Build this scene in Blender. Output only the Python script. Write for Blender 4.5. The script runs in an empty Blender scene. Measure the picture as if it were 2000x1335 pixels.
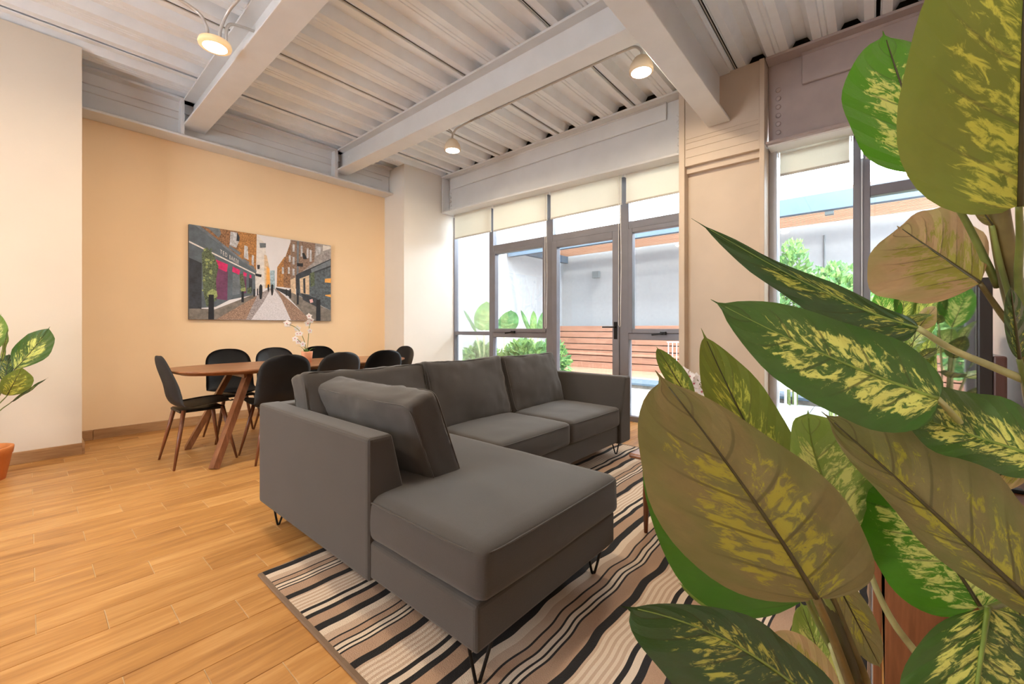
import bpy, bmesh, math, random
from mathutils import Vector, Matrix, noise as mnoise
random.seed(7)
PI = math.pi
sc = bpy.context.scene
COL = sc.collection

# ------------------------------------------------------------------ camera, world, lights, exposure
CAM_A = math.atan(705 / 816.0)
CAM_H = 1.06
cam_d = bpy.data.cameras.new('camera')
cam_d.sensor_width = 36.0
cam_d.lens = 816.0 / 2000 * 36
cam_d.shift_y = -27.5 / 2000
cam_d.clip_start = 0.02
cam_d.clip_end = 200
cam = bpy.data.objects.new('camera', cam_d)
cam.location = (0, 0, CAM_H)
cam.rotation_euler = (PI / 2, 0, CAM_A - PI / 2)
COL.objects.link(cam)
sc.camera = cam

world = bpy.data.worlds.new('sky')
sc.world = world
world.use_nodes = True
wn = world.node_tree
bg = wn.nodes['Background']
tc = wn.nodes.new('ShaderNodeTexCoord')
sx = wn.nodes.new('ShaderNodeSeparateXYZ')
rp = wn.nodes.new('ShaderNodeValToRGB')
wn.links.new(tc.outputs['Generated'], sx.inputs[0])
wn.links.new(sx.outputs['Z'], rp.inputs[0])
rp.color_ramp.elements[0].position = 0.0
rp.color_ramp.elements[0].color = (0.80, 0.88, 0.96, 1)
rp.color_ramp.elements[1].position = 0.7
rp.color_ramp.elements[1].color = (0.90, 0.95, 1.0, 1)
wn.links.new(rp.outputs[0], bg.inputs['Color'])
bg.inputs['Strength'].default_value = 17.0

sun_d = bpy.data.lights.new('sun', 'SUN')
sun_d.energy = 14.0
sun_d.angle = math.radians(6)
sun_d.color = (1.0, 0.95, 0.86)
sun = bpy.data.objects.new('sun', sun_d)
sun.rotation_euler = (math.radians(24), math.radians(-13), 0)
sun.location = (8, 2, 8)
COL.objects.link(sun)

sc.view_settings.view_transform = 'Standard'
sc.view_settings.look = 'None'
sc.view_settings.gamma = 1.0
sc.view_settings.use_curve_mapping = False
sc.view_settings.exposure = 0.16
LAMP_POWER = 21.0
LAMP_GLOW = 14.0
LAMP_COLOR = (1.0, 0.80, 0.55)

# ------------------------------------------------------------------ helpers
FX, FY = math.cos(CAM_A), math.sin(CAM_A)
RX, RY = math.sin(CAM_A), -math.cos(CAM_A)

def at(u, v, d):
    """point of the room that lies d metres deep at a place of the photograph"""
    s = (u - 1000) / 816.0 * d
    return Vector((FX * d + RX * s, FY * d + RY * s, CAM_H + (640 - v) / 816.0 * d))

def aty(u, v, y):
    s = (u - 1000) / 816.0
    return at(u, v, y / (FY + RY * s))

def link(o, parent=None):
    COL.objects.link(o)
    if parent is not None:
        o.parent = parent
    return o

def thing(name, label, cat, loc=(0, 0, 0), rz=0, group=None, kind=None):
    o = bpy.data.objects.new(name, None)
    o.empty_display_size = 0.1
    link(o)
    o.location = loc
    o.rotation_euler = (0, 0, rz)
    return tag(o, label, cat, group, kind)

def tag(o, label=None, cat=None, group=None, kind=None):
    if label: o['label'] = label
    if cat: o['category'] = cat
    if group: o['group'] = group
    if kind: o['kind'] = kind
    return o

def obj(name, bm, m, parent=None, smooth=False, loc=None, label=None):
    me = bpy.data.meshes.new(name)
    bmesh.ops.recalc_face_normals(bm, faces=bm.faces) if not getattr(bm, 'keepn', False) and False else None
    bm.to_mesh(me)
    bm.free()
    if m is not None:
        for mm in (m if isinstance(m, (list, tuple)) else [m]):
            me.materials.append(mm)
    if smooth:
        for p in me.polygons:
            p.use_smooth = True
    o = bpy.data.objects.new(name, me)
    link(o, parent)
    if loc: o.location = loc
    if label: o['label'] = label
    return o

def struct(name, bm, m, parent=None, smooth=False):
    o = obj(name, bm, m, parent, smooth)
    if parent is None: o['kind'] = 'structure'
    return o

def dup(root, loc, rz=0, label=None, group=None, scale=None):
    r = root.copy(); COL.objects.link(r)
    r.location = loc; r.rotation_euler = (0, 0, rz)
    if label: r['label'] = label
    if group: r['group'] = group
    if scale: r.scale = (scale,) * 3
    for ch in list(root.children):
        c = ch.copy(); COL.objects.link(c); c.parent = r
        for g in ch.children:
            d = g.copy(); COL.objects.link(d); d.parent = c
    return r

def B():
    return bmesh.new()

def box(bm, x0, x1, y0, y1, z0, z1, bev=0.0, seg=2, mi=0):
    vs = [bm.verts.new((x, y, z)) for x in (x0, x1) for y in (y0, y1) for z in (z0, z1)]
    q = [(0, 1, 3, 2), (4, 6, 7, 5), (0, 4, 5, 1), (2, 3, 7, 6), (0, 2, 6, 4), (1, 5, 7, 3)]
    fs = [bm.faces.new([vs[i] for i in f]) for f in q]
    for f in fs: f.material_index = mi
    if bev > 0:
        es = list({e for f in fs for e in f.edges})
        bmesh.ops.bevel(bm, geom=es, offset=bev, segments=seg, affect='EDGES', profile=0.5)
    return fs

def bar(bm, p0, p1, w, h, up=(0, 0, 1)):
    """rectangular bar from p0 to p1"""
    p0, p1 = Vector(p0), Vector(p1)
    d = (p1 - p0).normalized()
    s = d.cross(Vector(up)).normalized()
    u = s.cross(d).normalized()
    r = []
    for p in (p0, p1):
        r.append([bm.verts.new(p + s * a * w / 2 + u * b * h / 2) for a, b in ((-1, -1), (1, -1), (1, 1), (-1, 1))])
    for i in range(4):
        bm.faces.new((r[0][i], r[0][(i + 1) % 4], r[1][(i + 1) % 4], r[1][i]))
    bm.faces.new(r[0][::-1]); bm.faces.new(r[1])

def tube(bm, pts, rad, n=8, caps=True):
    pts = [Vector(p) for p in pts]
    rads = rad if isinstance(rad, (list, tuple)) else [rad] * len(pts)
    rings = []
    prev = None
    for i, p in enumerate(pts):
        d = (pts[min(i + 1, len(pts) - 1)] - pts[max(i - 1, 0)])
        if d.length < 1e-9: d = Vector((0, 0, 1))
        d.normalize()
        if prev is None:
            a = Vector((0, 0, 1)) if abs(d.z) < 0.9 else Vector((1, 0, 0))
            s = d.cross(a).normalized()
        else:
            s = (prev - d * prev.dot(d)).normalized()
        prev = s
        t = d.cross(s)
        rings.append([bm.verts.new(p + (s * math.cos(2 * PI * k / n) + t * math.sin(2 * PI * k / n)) * rads[i]) for k in range(n)])
    for a, b in zip(rings, rings[1:]):
        for k in range(n):
            bm.faces.new((a[k], a[(k + 1) % n], b[(k + 1) % n], b[k]))
    if caps:
        bm.faces.new(rings[0][::-1]); bm.faces.new(rings[-1])

def lathe(bm, prof, c=(0, 0, 0), n=24, mi=0):
    rings = []
    for r, z in prof:
        if r < 1e-6:
            rings.append([bm.verts.new((c[0], c[1], c[2] + z))])
        else:
            rings.append([bm.verts.new((c[0] + r * math.cos(2 * PI * k / n), c[1] + r * math.sin(2 * PI * k / n), c[2] + z)) for k in range(n)])
    for a, b in zip(rings, rings[1:]):
        for k in range(n):
            k2 = (k + 1) % n
            if len(a) == 1 and len(b) == 1: continue
            if len(a) == 1: f = bm.faces.new((a[0], b[k2], b[k]))
            elif len(b) == 1: f = bm.faces.new((a[k], a[k2], b[0]))
            else: f = bm.faces.new((a[k], a[k2], b[k2], b[k]))
            f.material_index = mi

def curve_pts(ctrl, n=12):
    """Catmull-Rom through the control points"""
    c = [Vector(p) for p in ctrl]
    if len(c) == 2: return [c[0].lerp(c[1], i / n) for i in range(n + 1)]
    c = [c[0] * 2 - c[1]] + c + [c[-1] * 2 - c[-2]]
    out = []
    segs = len(c) - 3
    for s in range(segs):
        p0, p1, p2, p3 = c[s:s + 4]
        k = max(2, n // segs)
        for i in range(k):
            t = i / k
            out.append(0.5 * ((2 * p1) + (p2 - p0) * t + (2 * p0 - 5 * p1 + 4 * p2 - p3) * t * t + (3 * p1 - p0 - 3 * p2 + p3) * t ** 3))
    out.append(c[-2].copy())
    return out

def soft_box(sx, sy, sz, r, puff=(0, 0, 0), n=(14, 10, 5), wr=0.0, seed=0):
    """upholstered block centred on the origin: rounded edges, puffed faces, slight wrinkles"""
    bm = bmesh.new()
    vmap = {}
    nx, ny, nz = n
    def P(i, j, k):
        key = (i, j, k)
        if key in vmap: return vmap[key]
        u = [2 * i / nx - 1, 2 * j / ny - 1, 2 * k / nz - 1]
        h = [sx / 2, sy / 2, sz / 2]
        u = [math.sin(a * PI / 2) * 0.35 + a * 0.65 for a in u]
        p = Vector([u[a] * h[a] for a in range(3)])
        q = Vector([max(-h[a] + r, min(h[a] - r, p[a])) for a in range(3)])
        d = p - q
        if d.length > 1e-9: p = q + d.normalized() * r * min(1, 1)
        e = [(1 - min(1, (p[a] / h[a]) ** 2)) for a in range(3)]
        p.x += puff[0] * (p.x / h[0]) * e[1] * e[2]
        p.y += puff[1] * (p.y / h[1]) * e[0] * e[2]
        p.z += puff[2] * (p.z / h[2]) * math.sqrt(max(0, e[0])) * math.sqrt(max(0, e[1]))
        if wr:
            w = mnoise.noise(Vector((p.x * 7 + seed, p.y * 7, p.z * 9))) + 0.5 * mnoise.noise(Vector((p.x * 16, p.y * 16 + seed, p.z * 20)))
            p += Vector((p.x / h[0], p.y / h[1], p.z / h[2])).normalized() * w * wr
        vmap[key] = bm.verts.new(p)
        return vmap[key]
    def face(f):
        try: bm.faces.new(f)
        except ValueError: pass
    for i in range(nx):
        for j in range(ny):
            face((P(i, j, 0), P(i, j + 1, 0), P(i + 1, j + 1, 0), P(i + 1, j, 0)))
            face((P(i, j, nz), P(i + 1, j, nz), P(i + 1, j + 1, nz), P(i, j + 1, nz)))
    for i in range(nx):
        for k in range(nz):
            face((P(i, 0, k), P(i + 1, 0, k), P(i + 1, 0, k + 1), P(i, 0, k + 1)))
            face((P(i, ny, k), P(i, ny, k + 1), P(i + 1, ny, k + 1), P(i + 1, ny, k)))
    for j in range(ny):
        for k in range(nz):
            face((P(0, j, k), P(0, j, k + 1), P(0, j + 1, k + 1), P(0, j + 1, k)))
            face((P(nx, j, k), P(nx, j + 1, k), P(nx, j + 1, k + 1), P(nx, j, k + 1)))
    return bm

def xf(bm, m):
    bmesh.ops.transform(bm, matrix=m, verts=bm.verts)
    return bm

# ------------------------------------------------------------------ materials
def new_mat(name):
    m = bpy.data.materials.new(name)
    m.use_nodes = True
    nt = m.node_tree
    return m, nt, nt.nodes['Principled BSDF']

def nd(nt, t, **kw):
    n = nt.nodes.new('ShaderNode' + t)
    for k, v in kw.items():
        if k.startswith('_'):
            setattr(n, k[1:], v)
        else:
            key = int(k[1:]) if k[0] == 'i' and k[1:].isdigit() else k
            if isinstance(v, bpy.types.NodeSocket): nt.links.new(v, n.inputs[key])
            else: n.inputs[key].default_value = v
    return n

def mth(nt, op, a, b=None, c=None, clamp=False):
    n = nt.nodes.new('ShaderNodeMath'); n.operation = op; n.use_clamp = clamp
    for i, v in enumerate((a, b, c)):
        if v is None: continue
        if isinstance(v, bpy.types.NodeSocket): nt.links.new(v, n.inputs[i])
        else: n.inputs[i].default_value = v
    return n.outputs[0]

def mixc(nt, fac, a, b):
    n = nt.nodes.new('ShaderNodeMix'); n.data_type = 'RGBA'
    for i, v in ((0, fac), (6, a), (7, b)):
        if isinstance(v, bpy.types.NodeSocket): nt.links.new(v, n.inputs[i])
        else: n.inputs[i].default_value = (*v, 1) if isinstance(v, tuple) and len(v) == 3 else v
    return n.outputs[2]

def ramp(nt, fac, stops, interp='LINEAR'):
    n = nt.nodes.new('ShaderNodeValToRGB')
    cr = n.color_ramp; cr.interpolation = interp
    while len(cr.elements) < len(stops): cr.elements.new(0.5)
    for e, (p, c) in zip(cr.elements, stops):
        e.position = p
        e.color = (*c, 1) if len(c) == 3 else c
    nt.links.new(fac, n.inputs[0])
    return n.outputs[0]

def bump(nt, b, h, strength=0.2, dist=0.01):
    n = nd(nt, 'Bump', Strength=strength, Distance=dist, Height=h)
    nt.links.new(n.outputs[0], b.inputs['Normal'])

def paint(name, c, rough=0.6, var=0.05, scale=3.0, bmp=0.05, bscale=180, metal=0.0):
    m, nt, b = new_mat(name)
    co = nd(nt, 'TexCoord').outputs['Object']
    n1 = nd(nt, 'TexNoise', Vector=co, Scale=scale, Detail=4.0).outputs[0]
    lo = tuple(max(0, x * (1 - var)) for x in c); hi = tuple(min(1, x * (1 + var)) for x in c)
    nt.links.new(ramp(nt, n1, [(0.3, lo), (0.7, hi)]), b.inputs['Base Color'])
    b.inputs['Roughness'].default_value = rough
    b.inputs['Metallic'].default_value = metal
    if bmp:
        n2 = nd(nt, 'TexNoise', Vector=co, Scale=bscale, Detail=3.0).outputs[0]
        bump(nt, b, n2, bmp, 0.002)
    return m

def wood(name, dark, mid, light, rough=0.35, axis='X', gs=1.0, rnd=True, coat=0.0):
    m, nt, b = new_mat(name)
    co = nd(nt, 'TexCoord').outputs['Object']
    if rnd:
        ri = nd(nt, 'ObjectInfo').outputs['Random']
        off = nd(nt, 'CombineXYZ', X=mth(nt, 'MULTIPLY', ri, 37.0), Y=mth(nt, 'MULTIPLY', ri, 61.0), Z=mth(nt, 'MULTIPLY', ri, 13.0)).outputs[0]
        va = nt.nodes.new('ShaderNodeVectorMath'); va.operation = 'ADD'
        nt.links.new(co, va.inputs[0]); nt.links.new(off, va.inputs[1]); co = va.outputs[0]
    s = {'X': (1.6, 16, 16), 'Y': (16, 1.6, 16), 'Z': (16, 16, 1.6)}[axis]
    mp = nd(nt, 'Mapping', Vector=co, Scale=tuple(a * gs for a in s)).outputs[0]
    n1 = nd(nt, 'TexNoise', Vector=mp, Scale=1.0, Detail=5.0, Roughness=0.6, Distortion=0.6).outputs[0]
    mp2 = nd(nt, 'Mapping', Vector=co, Scale=tuple(a * gs * 5 for a in s)).outputs[0]
    n2 = nd(nt, 'TexNoise', Vector=mp2, Scale=1.0, Detail=3.0).outputs[0]
    f = mth(nt, 'ADD', mth(nt, 'MULTIPLY', n1, 0.75), mth(nt, 'MULTIPLY', n2, 0.25))
    if rnd:
        f = mth(nt, 'ADD', f, mth(nt, 'MULTIPLY', mth(nt, 'SUBTRACT', ri, 0.5), 0.10))
    nt.links.new(ramp(nt, f, [(0.30, dark), (0.5, mid), (0.68, light)]), b.inputs['Base Color'])
    b.inputs['Roughness'].default_value = rough
    if coat: b.inputs['Coat Weight'].default_value = coat
    bump(nt, b, n2, 0.08, 0.002)
    return m

def fabric(name, c, rough=0.9, var=0.12):
    m, nt, b = new_mat(name)
    co = nd(nt, 'TexCoord').outputs['Object']
    n1 = nd(nt, 'TexNoise', Vector=co, Scale=420.0, Detail=2.0).outputs[0]
    n3 = nd(nt, 'TexNoise', Vector=co, Scale=5.0, Detail=3.0).outputs[0]
    f = mth(nt, 'ADD', mth(nt, 'MULTIPLY', n1, 0.6), mth(nt, 'MULTIPLY', n3, 0.4))
    nt.links.new(ramp(nt, f, [(0.3, tuple(x * (1 - var) for x in c)), (0.7, tuple(x * (1 + var) for x in c))]), b.inputs['Base Color'])
    b.inputs['Roughness'].default_value = rough
    b.inputs['Sheen Weight'].default_value = 0.18
    bump(nt, b, n1, 0.25, 0.002)
    return m

def glass_mat(name, tint=(0.94, 0.97, 0.98)):
    m, nt, b = new_mat(name)
    nt.nodes.remove(b)
    out = nt.nodes['Material Output']
    t = nd(nt, 'BsdfTransparent', Color=(*tint, 1))
    g = nd(nt, 'BsdfGlossy', Color=(1, 1, 1, 1), Roughness=0.02)
    fr = nd(nt, 'Fresnel', IOR=1.45)
    mx = nd(nt, 'MixShader', i0=mth(nt, 'MULTIPLY', fr.outputs[0], 0.7))
    nt.links.new(t.outputs[0], mx.inputs[1]); nt.links.new(g.outputs[0], mx.inputs[2])
    nt.links.new(mx.outputs[0], out.inputs[0])
    return m

def emit(name, c, s):
    m, nt, b = new_mat(name)
    b.inputs['Base Color'].default_value = (*c, 1)
    b.inputs['Emission Color'].default_value = (*c, 1)
    b.inputs['Emission Strength'].default_value = s
    return m

def translucent(name, c, f=0.45):
    m, nt, b = new_mat(name)
    out = nt.nodes['Material Output']
    co = nd(nt, 'TexCoord').outputs['Object']
    n1 = nd(nt, 'TexNoise', Vector=co, Scale=300.0).outputs[0]
    col = ramp(nt, n1, [(0.3, tuple(x * .96 for x in c)), (0.7, c)])
    nt.links.new(col, b.inputs['Base Color']); b.inputs['Roughness'].default_value = 0.8
    t = nd(nt, 'BsdfTranslucent', Color=col)
    mx = nd(nt, 'MixShader', i0=f)
    nt.links.new(b.outputs[0], mx.inputs[1]); nt.links.new(t.outputs[0], mx.inputs[2])
    nt.links.new(mx.outputs[0], out.inputs[0])
    return m

def leaf_mat(name, top, spot, under, uspot, rib, amount=0.5, trans=0.4, rough=0.3, utrans=None, urib=(0.06, 0.05, 0.02)):
    """variegated dieffenbachia leaf: UV.x runs along the midrib, UV.y across"""
    m, nt, b = new_mat(name)
    out = nt.nodes['Material Output']
    uv = nd(nt, 'UVMap', _uv_map='UVMap').outputs[0]
    sp = nd(nt, 'SeparateXYZ', i0=uv)
    u, v = sp.outputs[0], sp.outputs[1]
    ri = nd(nt, 'ObjectInfo').outputs['Random']
    av = mth(nt, 'MULTIPLY', mth(nt, 'ABSOLUTE', mth(nt, 'SUBTRACT', v, 0.5)), 2.0)
    side = mth(nt, 'MULTIPLY', mth(nt, 'GREATER_THAN', v, 0.5), 7.3)
    wv = mth(nt, 'SUBTRACT', u, mth(nt, 'MULTIPLY', av, 0.20))
    vec = nd(nt, 'CombineXYZ', X=mth(nt, 'MULTIPLY', wv, 25.0), Y=mth(nt, 'ADD', mth(nt, 'MULTIPLY', av, 4.6), side), Z=mth(nt, 'MULTIPLY', ri, 53.0)).outputs[0]
    n1 = nd(nt, 'TexNoise', Vector=vec, Scale=1.0, Detail=6.0, Roughness=0.66, Distortion=0.7).outputs[0]
    vec2 = nd(nt, 'CombineXYZ', X=mth(nt, 'MULTIPLY', wv, 4.0), Y=mth(nt, 'ADD', mth(nt, 'MULTIPLY', av, 1.5), side), Z=mth(nt, 'MULTIPLY', ri, 31.0)).outputs[0]
    n2 = nd(nt, 'TexNoise', Vector=vec2, Scale=1.0, Detail=2.0).outputs[0]
    edge = nd(nt, 'MapRange', _interpolation_type='SMOOTHSTEP', Value=av, i1=0.45, i2=0.92, i3=1.0, i4=0.0).outputs[0]
    ends = nd(nt, 'MapRange', _interpolation_type='SMOOTHSTEP', Value=u, i1=0.60, i2=0.97, i3=1.0, i4=0.0).outputs[0]
    s = mth(nt, 'ADD', mth(nt, 'MULTIPLY', n1, 0.72), mth(nt, 'MULTIPLY', n2, 0.28))
    s = mth(nt, 'ADD', s, mth(nt, 'MULTIPLY', mth(nt, 'SUBTRACT', mth(nt, 'MULTIPLY', edge, ends), 1.0), 0.22))
    t0 = 0.60 - 0.24 * amount
    mask = nd(nt, 'MapRange', _interpolation_type='SMOOTHSTEP', Value=s, i1=t0, i2=t0 + 0.10, i3=0.0, i4=1.0).outputs[0]
    # side veins: fine darker lines running out to the margin
    fr = mth(nt, 'ABSOLUTE', mth(nt, 'SUBTRACT', mth(nt, 'FRACT', mth(nt, 'MULTIPLY', mth(nt, 'SUBTRACT', wv, mth(nt, 'MULTIPLY', mth(nt, 'MULTIPLY', av, av), 0.06)), 5.6)), 0.5))
    vein = nd(nt, 'MapRange', _interpolation_type='SMOOTHSTEP', Value=fr, i1=0.02, i2=0.055, i3=1.0, i4=0.0).outputs[0]
    vein = mth(nt, 'MULTIPLY', vein, nd(nt, 'MapRange', Value=av, i1=0.45, i2=0.8, i3=0.85, i4=0.0).outputs[0])
    n3 = nd(nt, 'TexNoise', Vector=vec2, Scale=6.0, Detail=4.0).outputs[0]
    def side_col(base, sp_, ribc):
        c0 = mixc(nt, n3, tuple(x * 0.72 for x in base), tuple(min(1, x * 1.3) for x in base))
        lf_ = nd(nt, 'MapRange', _interpolation_type='SMOOTHSTEP', Value=n2, i1=0.36, i2=0.64, i3=0.0, i4=0.65).outputs[0]
        c0 = mixc(nt, lf_, c0, (base[0] * 0.62, base[1] * 0.95, base[2] * 0.5))
        c0 = mixc(nt, mask, c0, sp_)
        return mixc(nt, vein, c0, ribc)
    ct = side_col(top, spot, rib)
    cu = side_col(under, uspot, urib)
    bf = nd(nt, 'NewGeometry').outputs['Backfacing']
    col = mixc(nt, bf, ct, cu)
    nt.links.new(col, b.inputs['Base Color'])
    rg = mth(nt, 'ADD', mth(nt, 'MULTIPLY', bf, 0.25), rough)
    nt.links.new(rg, b.inputs['Roughness'])
    bump(nt, b, mth(nt, 'ADD', mth(nt, 'MULTIPLY', n1, 0.4), mth(nt, 'MULTIPLY', fr, 2.2)), 0.5, 0.006)
    tr = nd(nt, 'BsdfTranslucent', Color=mixc(nt, mask, tuple(min(1, x * 1.9 + 0.02) for x in under), uspot))
    mx = nd(nt, 'MixShader', i0=trans)
    nt.links.new(b.outputs[0], mx.inputs[1]); nt.links.new(tr.outputs[0], mx.inputs[2])
    nt.links.new(mx.outputs[0], out.inputs[0])
    return m

M = {}
M['yellow_wall'] = paint('yellow_wall', (0.88, 0.66, 0.42), 0.65, 0.03, 1.5)
M['cream_wall'] = paint('cream_wall', (0.74, 0.655, 0.55), 0.65, 0.03, 1.5)
M['white_wall'] = paint('white_wall', (0.80, 0.77, 0.72), 0.65, 0.03, 1.5)
M['pink_wall'] = paint('pink_wall', (0.80, 0.68, 0.63), 0.7, 0.06, 9.0, 0.2, 60)
M['steel_paint'] = paint('steel_paint', (0.68, 0.69, 0.70), 0.42, 0.04, 4.0)
M['steel_dark'] = paint('steel_dark', (0.42, 0.35, 0.33), 0.5, 0.08, 5.0)
M['column_paint'] = paint('column_paint', (0.60, 0.50, 0.40), 0.55, 0.04, 3.0)
M['deck'] = paint('deck', (0.82, 0.87, 0.92), 0.34, 0.04, 6.0, 0.1, 90, 0.1)
M['concrete'] = paint('concrete', (0.10, 0.088, 0.078), 0.9, 0.3, 20.0, 0.4, 60)  # darkened so the deck pockets above the beams look shaded
M['frame'] = paint('frame', (0.19, 0.19, 0.22), 0.4, 0.06, 6.0, 0, 0, 0.3)
M['frame_light'] = paint('frame_light', (0.50, 0.52, 0.56), 0.4, 0.05, 6.0, 0, 0, 0.3)
M['glass'] = glass_mat('glass')
M['blind'] = translucent('blind', (0.83, 0.81, 0.73), 0.35)
M['blind_rail'] = paint('blind_rail', (0.52, 0.49, 0.44), 0.5, 0.03)
M['white_plastic'] = paint('white_plastic', (0.82, 0.80, 0.76), 0.4, 0.02)
M['grout'] = paint('grout', (0.66, 0.52, 0.34), 0.8, 0.08, 10)
M['plank'] = wood('plank', (0.31, 0.135, 0.036), (0.48, 0.235, 0.068), (0.62, 0.345, 0.125), 0.36, 'X', 1.0)
M['skirting'] = wood('skirting', (0.25, 0.13, 0.055), (0.40, 0.23, 0.11), (0.52, 0.33, 0.18), 0.45, 'X', 1.0)
M['walnut'] = wood('walnut', (0.13, 0.048, 0.018), (0.24, 0.095, 0.038), (0.34, 0.15, 0.065), 0.32, 'X', 1.2)
M['walnut_z'] = wood('walnut_z', (0.12, 0.045, 0.018), (0.22, 0.085, 0.035), (0.32, 0.135, 0.06), 0.35, 'Z', 1.2)
M['leg_wood'] = wood('leg_wood', (0.10, 0.03, 0.012), (0.17, 0.055, 0.02), (0.24, 0.085, 0.035), 0.3, 'Z', 1.2)
M['teak'] = wood('teak', (0.27, 0.125, 0.075), (0.33, 0.165, 0.105), (0.38, 0.20, 0.13), 0.6, 'Y', 0.6)
M['slat_wood'] = wood('slat_wood', (0.30, 0.145, 0.085), (0.36, 0.195, 0.12), (0.42, 0.25, 0.16), 0.6, 'Y', 0.6)
M['sofa'] = fabric('sofa', (0.050, 0.045, 0.041))
M['black_seat'] = paint('black_seat', (0.022, 0.023, 0.026), 0.45, 0.2, 8.0, 0.1, 300)
M['black_metal'] = paint('black_metal', (0.012, 0.012, 0.012), 0.35, 0.1, 8.0, 0, 0, 0.6)
M['screen'] = paint('screen', (0.012, 0.012, 0.014), 0.03, 0.0, 1.0, 0)
M['tv_black'] = paint('tv_black', (0.010, 0.009, 0.010), 0.35, 0.1, 4.0)
M['tv_side'] = paint('tv_side', (0.07, 0.03, 0.025), 0.4, 0.1, 4.0)
M['lamp_body'] = paint('lamp_body', (0.80, 0.66, 0.48), 0.5, 0.02)
M['lamp_face'] = emit('lamp_face', (1.0, 0.90, 0.74), LAMP_GLOW)
M['lamp_rim'] = emit('lamp_rim', (1.0, 0.70, 0.38), 0.35)
M['conduit'] = paint('conduit', (0.62, 0.60, 0.58), 0.35, 0.05, 6, 0, 0, 0.4)
M['terracotta'] = paint('terracotta', (0.72, 0.25, 0.07), 0.6, 0.1, 8)
M['pot_salmon'] = paint('pot_salmon', (0.80, 0.38, 0.22), 0.5, 0.06, 8)
M['pot_white'] = paint('pot_white', (0.78, 0.76, 0.72), 0.4, 0.04, 8)
M['soil'] = paint('soil', (0.05, 0.033, 0.02), 0.95, 0.4, 30, 0.6, 60)
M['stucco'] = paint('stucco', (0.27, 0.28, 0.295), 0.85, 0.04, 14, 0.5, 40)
M['tile'] = paint('tile', (0.42, 0.43, 0.43), 0.5, 0.07, 4, 0.1, 60)
M['blue_steel'] = paint('blue_steel', (0.055, 0.085, 0.12), 0.5, 0.05, 4)
M['grey_box'] = paint('grey_box', (0.13, 0.15, 0.16), 0.5, 0.05, 4)
M['white_metal'] = paint('white_metal', (0.75, 0.77, 0.80), 0.4, 0.03, 4)
M['petal'] = translucent('petal', (0.88, 0.83, 0.80), 0.4)
M['petal_heart'] = paint('petal_heart', (0.55, 0.16, 0.20), 0.6, 0.1)
M['stem'] = paint('stem', (0.16, 0.20, 0.05), 0.45, 0.35, 14, 0.1, 60)
M['stem_pale'] = paint('stem_pale', (0.42, 0.45, 0.22), 0.45, 0.3, 18, 0.1, 60)
M['stem_brown'] = paint('stem_brown', (0.14, 0.11, 0.035), 0.5, 0.4, 14, 0.1, 60)
M['rib_dark'] = paint('rib_dark', (0.05, 0.042, 0.012), 0.5, 0.2, 20, 0)
M['rib_green'] = paint('rib_green', (0.16, 0.24, 0.04), 0.45, 0.2, 20, 0)
M['leaf_green'] = leaf_mat('leaf_green', (0.030, 0.095, 0.014), (0.62, 0.66, 0.16), (0.10, 0.15, 0.03), (0.50, 0.50, 0.12), (0.018, 0.045, 0.008), 0.62, 0.22, 0.28)
M['leaf_dark'] = leaf_mat('leaf_dark', (0.016, 0.060, 0.022), (0.42, 0.46, 0.08), (0.10, 0.14, 0.03), (0.5, 0.5, 0.12), (0.012, 0.03, 0.008), 0.42, 0.15, 0.22)
M['leaf_olive'] = leaf_mat('leaf_olive', (0.035, 0.10, 0.014), (0.6, 0.62, 0.15), (0.185, 0.155, 0.062), (0.40, 0.37, 0.05), (0.03, 0.04, 0.01), 0.5, 0.30, 0.35)
M['leaf_lime'] = leaf_mat('leaf_lime', (0.05, 0.13, 0.016), (0.62, 0.66, 0.15), (0.13, 0.16, 0.022), (0.56, 0.58, 0.09), (0.03, 0.05, 0.01), 0.56, 0.42, 0.35)
M['leaf_tan'] = leaf_mat('leaf_tan', (0.04, 0.10, 0.02), (0.5, 0.5, 0.15), (0.40, 0.28, 0.15), (0.34, 0.33, 0.06), (0.05, 0.05, 0.02), 0.66, 0.30, 0.4)
M['leaf_bright'] = leaf_mat('leaf_bright', (0.055, 0.20, 0.010), (0.70, 0.78, 0.22), (0.07, 0.22, 0.012), (0.72, 0.80, 0.24), (0.015, 0.05, 0.006), 0.62, 0.40, 0.3)
M['leaf_plain'] = leaf_mat('leaf_plain', (0.045, 0.15, 0.012), (0.09, 0.22, 0.03), (0.07, 0.17, 0.02), (0.12, 0.22, 0.03), (0.02, 0.05, 0.006), 0.25, 0.3, 0.32)
M['leaf_pale'] = leaf_mat('leaf_pale', (0.13, 0.24, 0.05), (0.66, 0.72, 0.25), (0.20, 0.27, 0.05), (0.68, 0.72, 0.22), (0.05, 0.08, 0.02), 0.7, 0.35, 0.35)
M['bush'] = leaf_mat('bush', (0.11, 0.22, 0.055), (0.32, 0.40, 0.15), (0.11, 0.21, 0.06), (0.32, 0.40, 0.15), (0.08, 0.2, 0.04), 0.5, 0.35, 0.5)
M['bush_deep'] = leaf_mat('bush_deep', (0.055, 0.145, 0.05), (0.2, 0.3, 0.11), (0.07, 0.155, 0.055), (0.22, 0.3, 0.12), (0.05, 0.14, 0.03), 0.4, 0.3, 0.5)

# ------------------------------------------------------------------ the room
XW, YL, YP, YR, XB = 4.5, 5.6, 5.04, -0.46, -3.2     # window wall, yellow wall, pier face, right wall, rear wall
ZD = 3.42                                            # underside of the deck
SK = 0.018                                           # skew slope; beam ends are set at unequal heights to match the image

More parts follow.
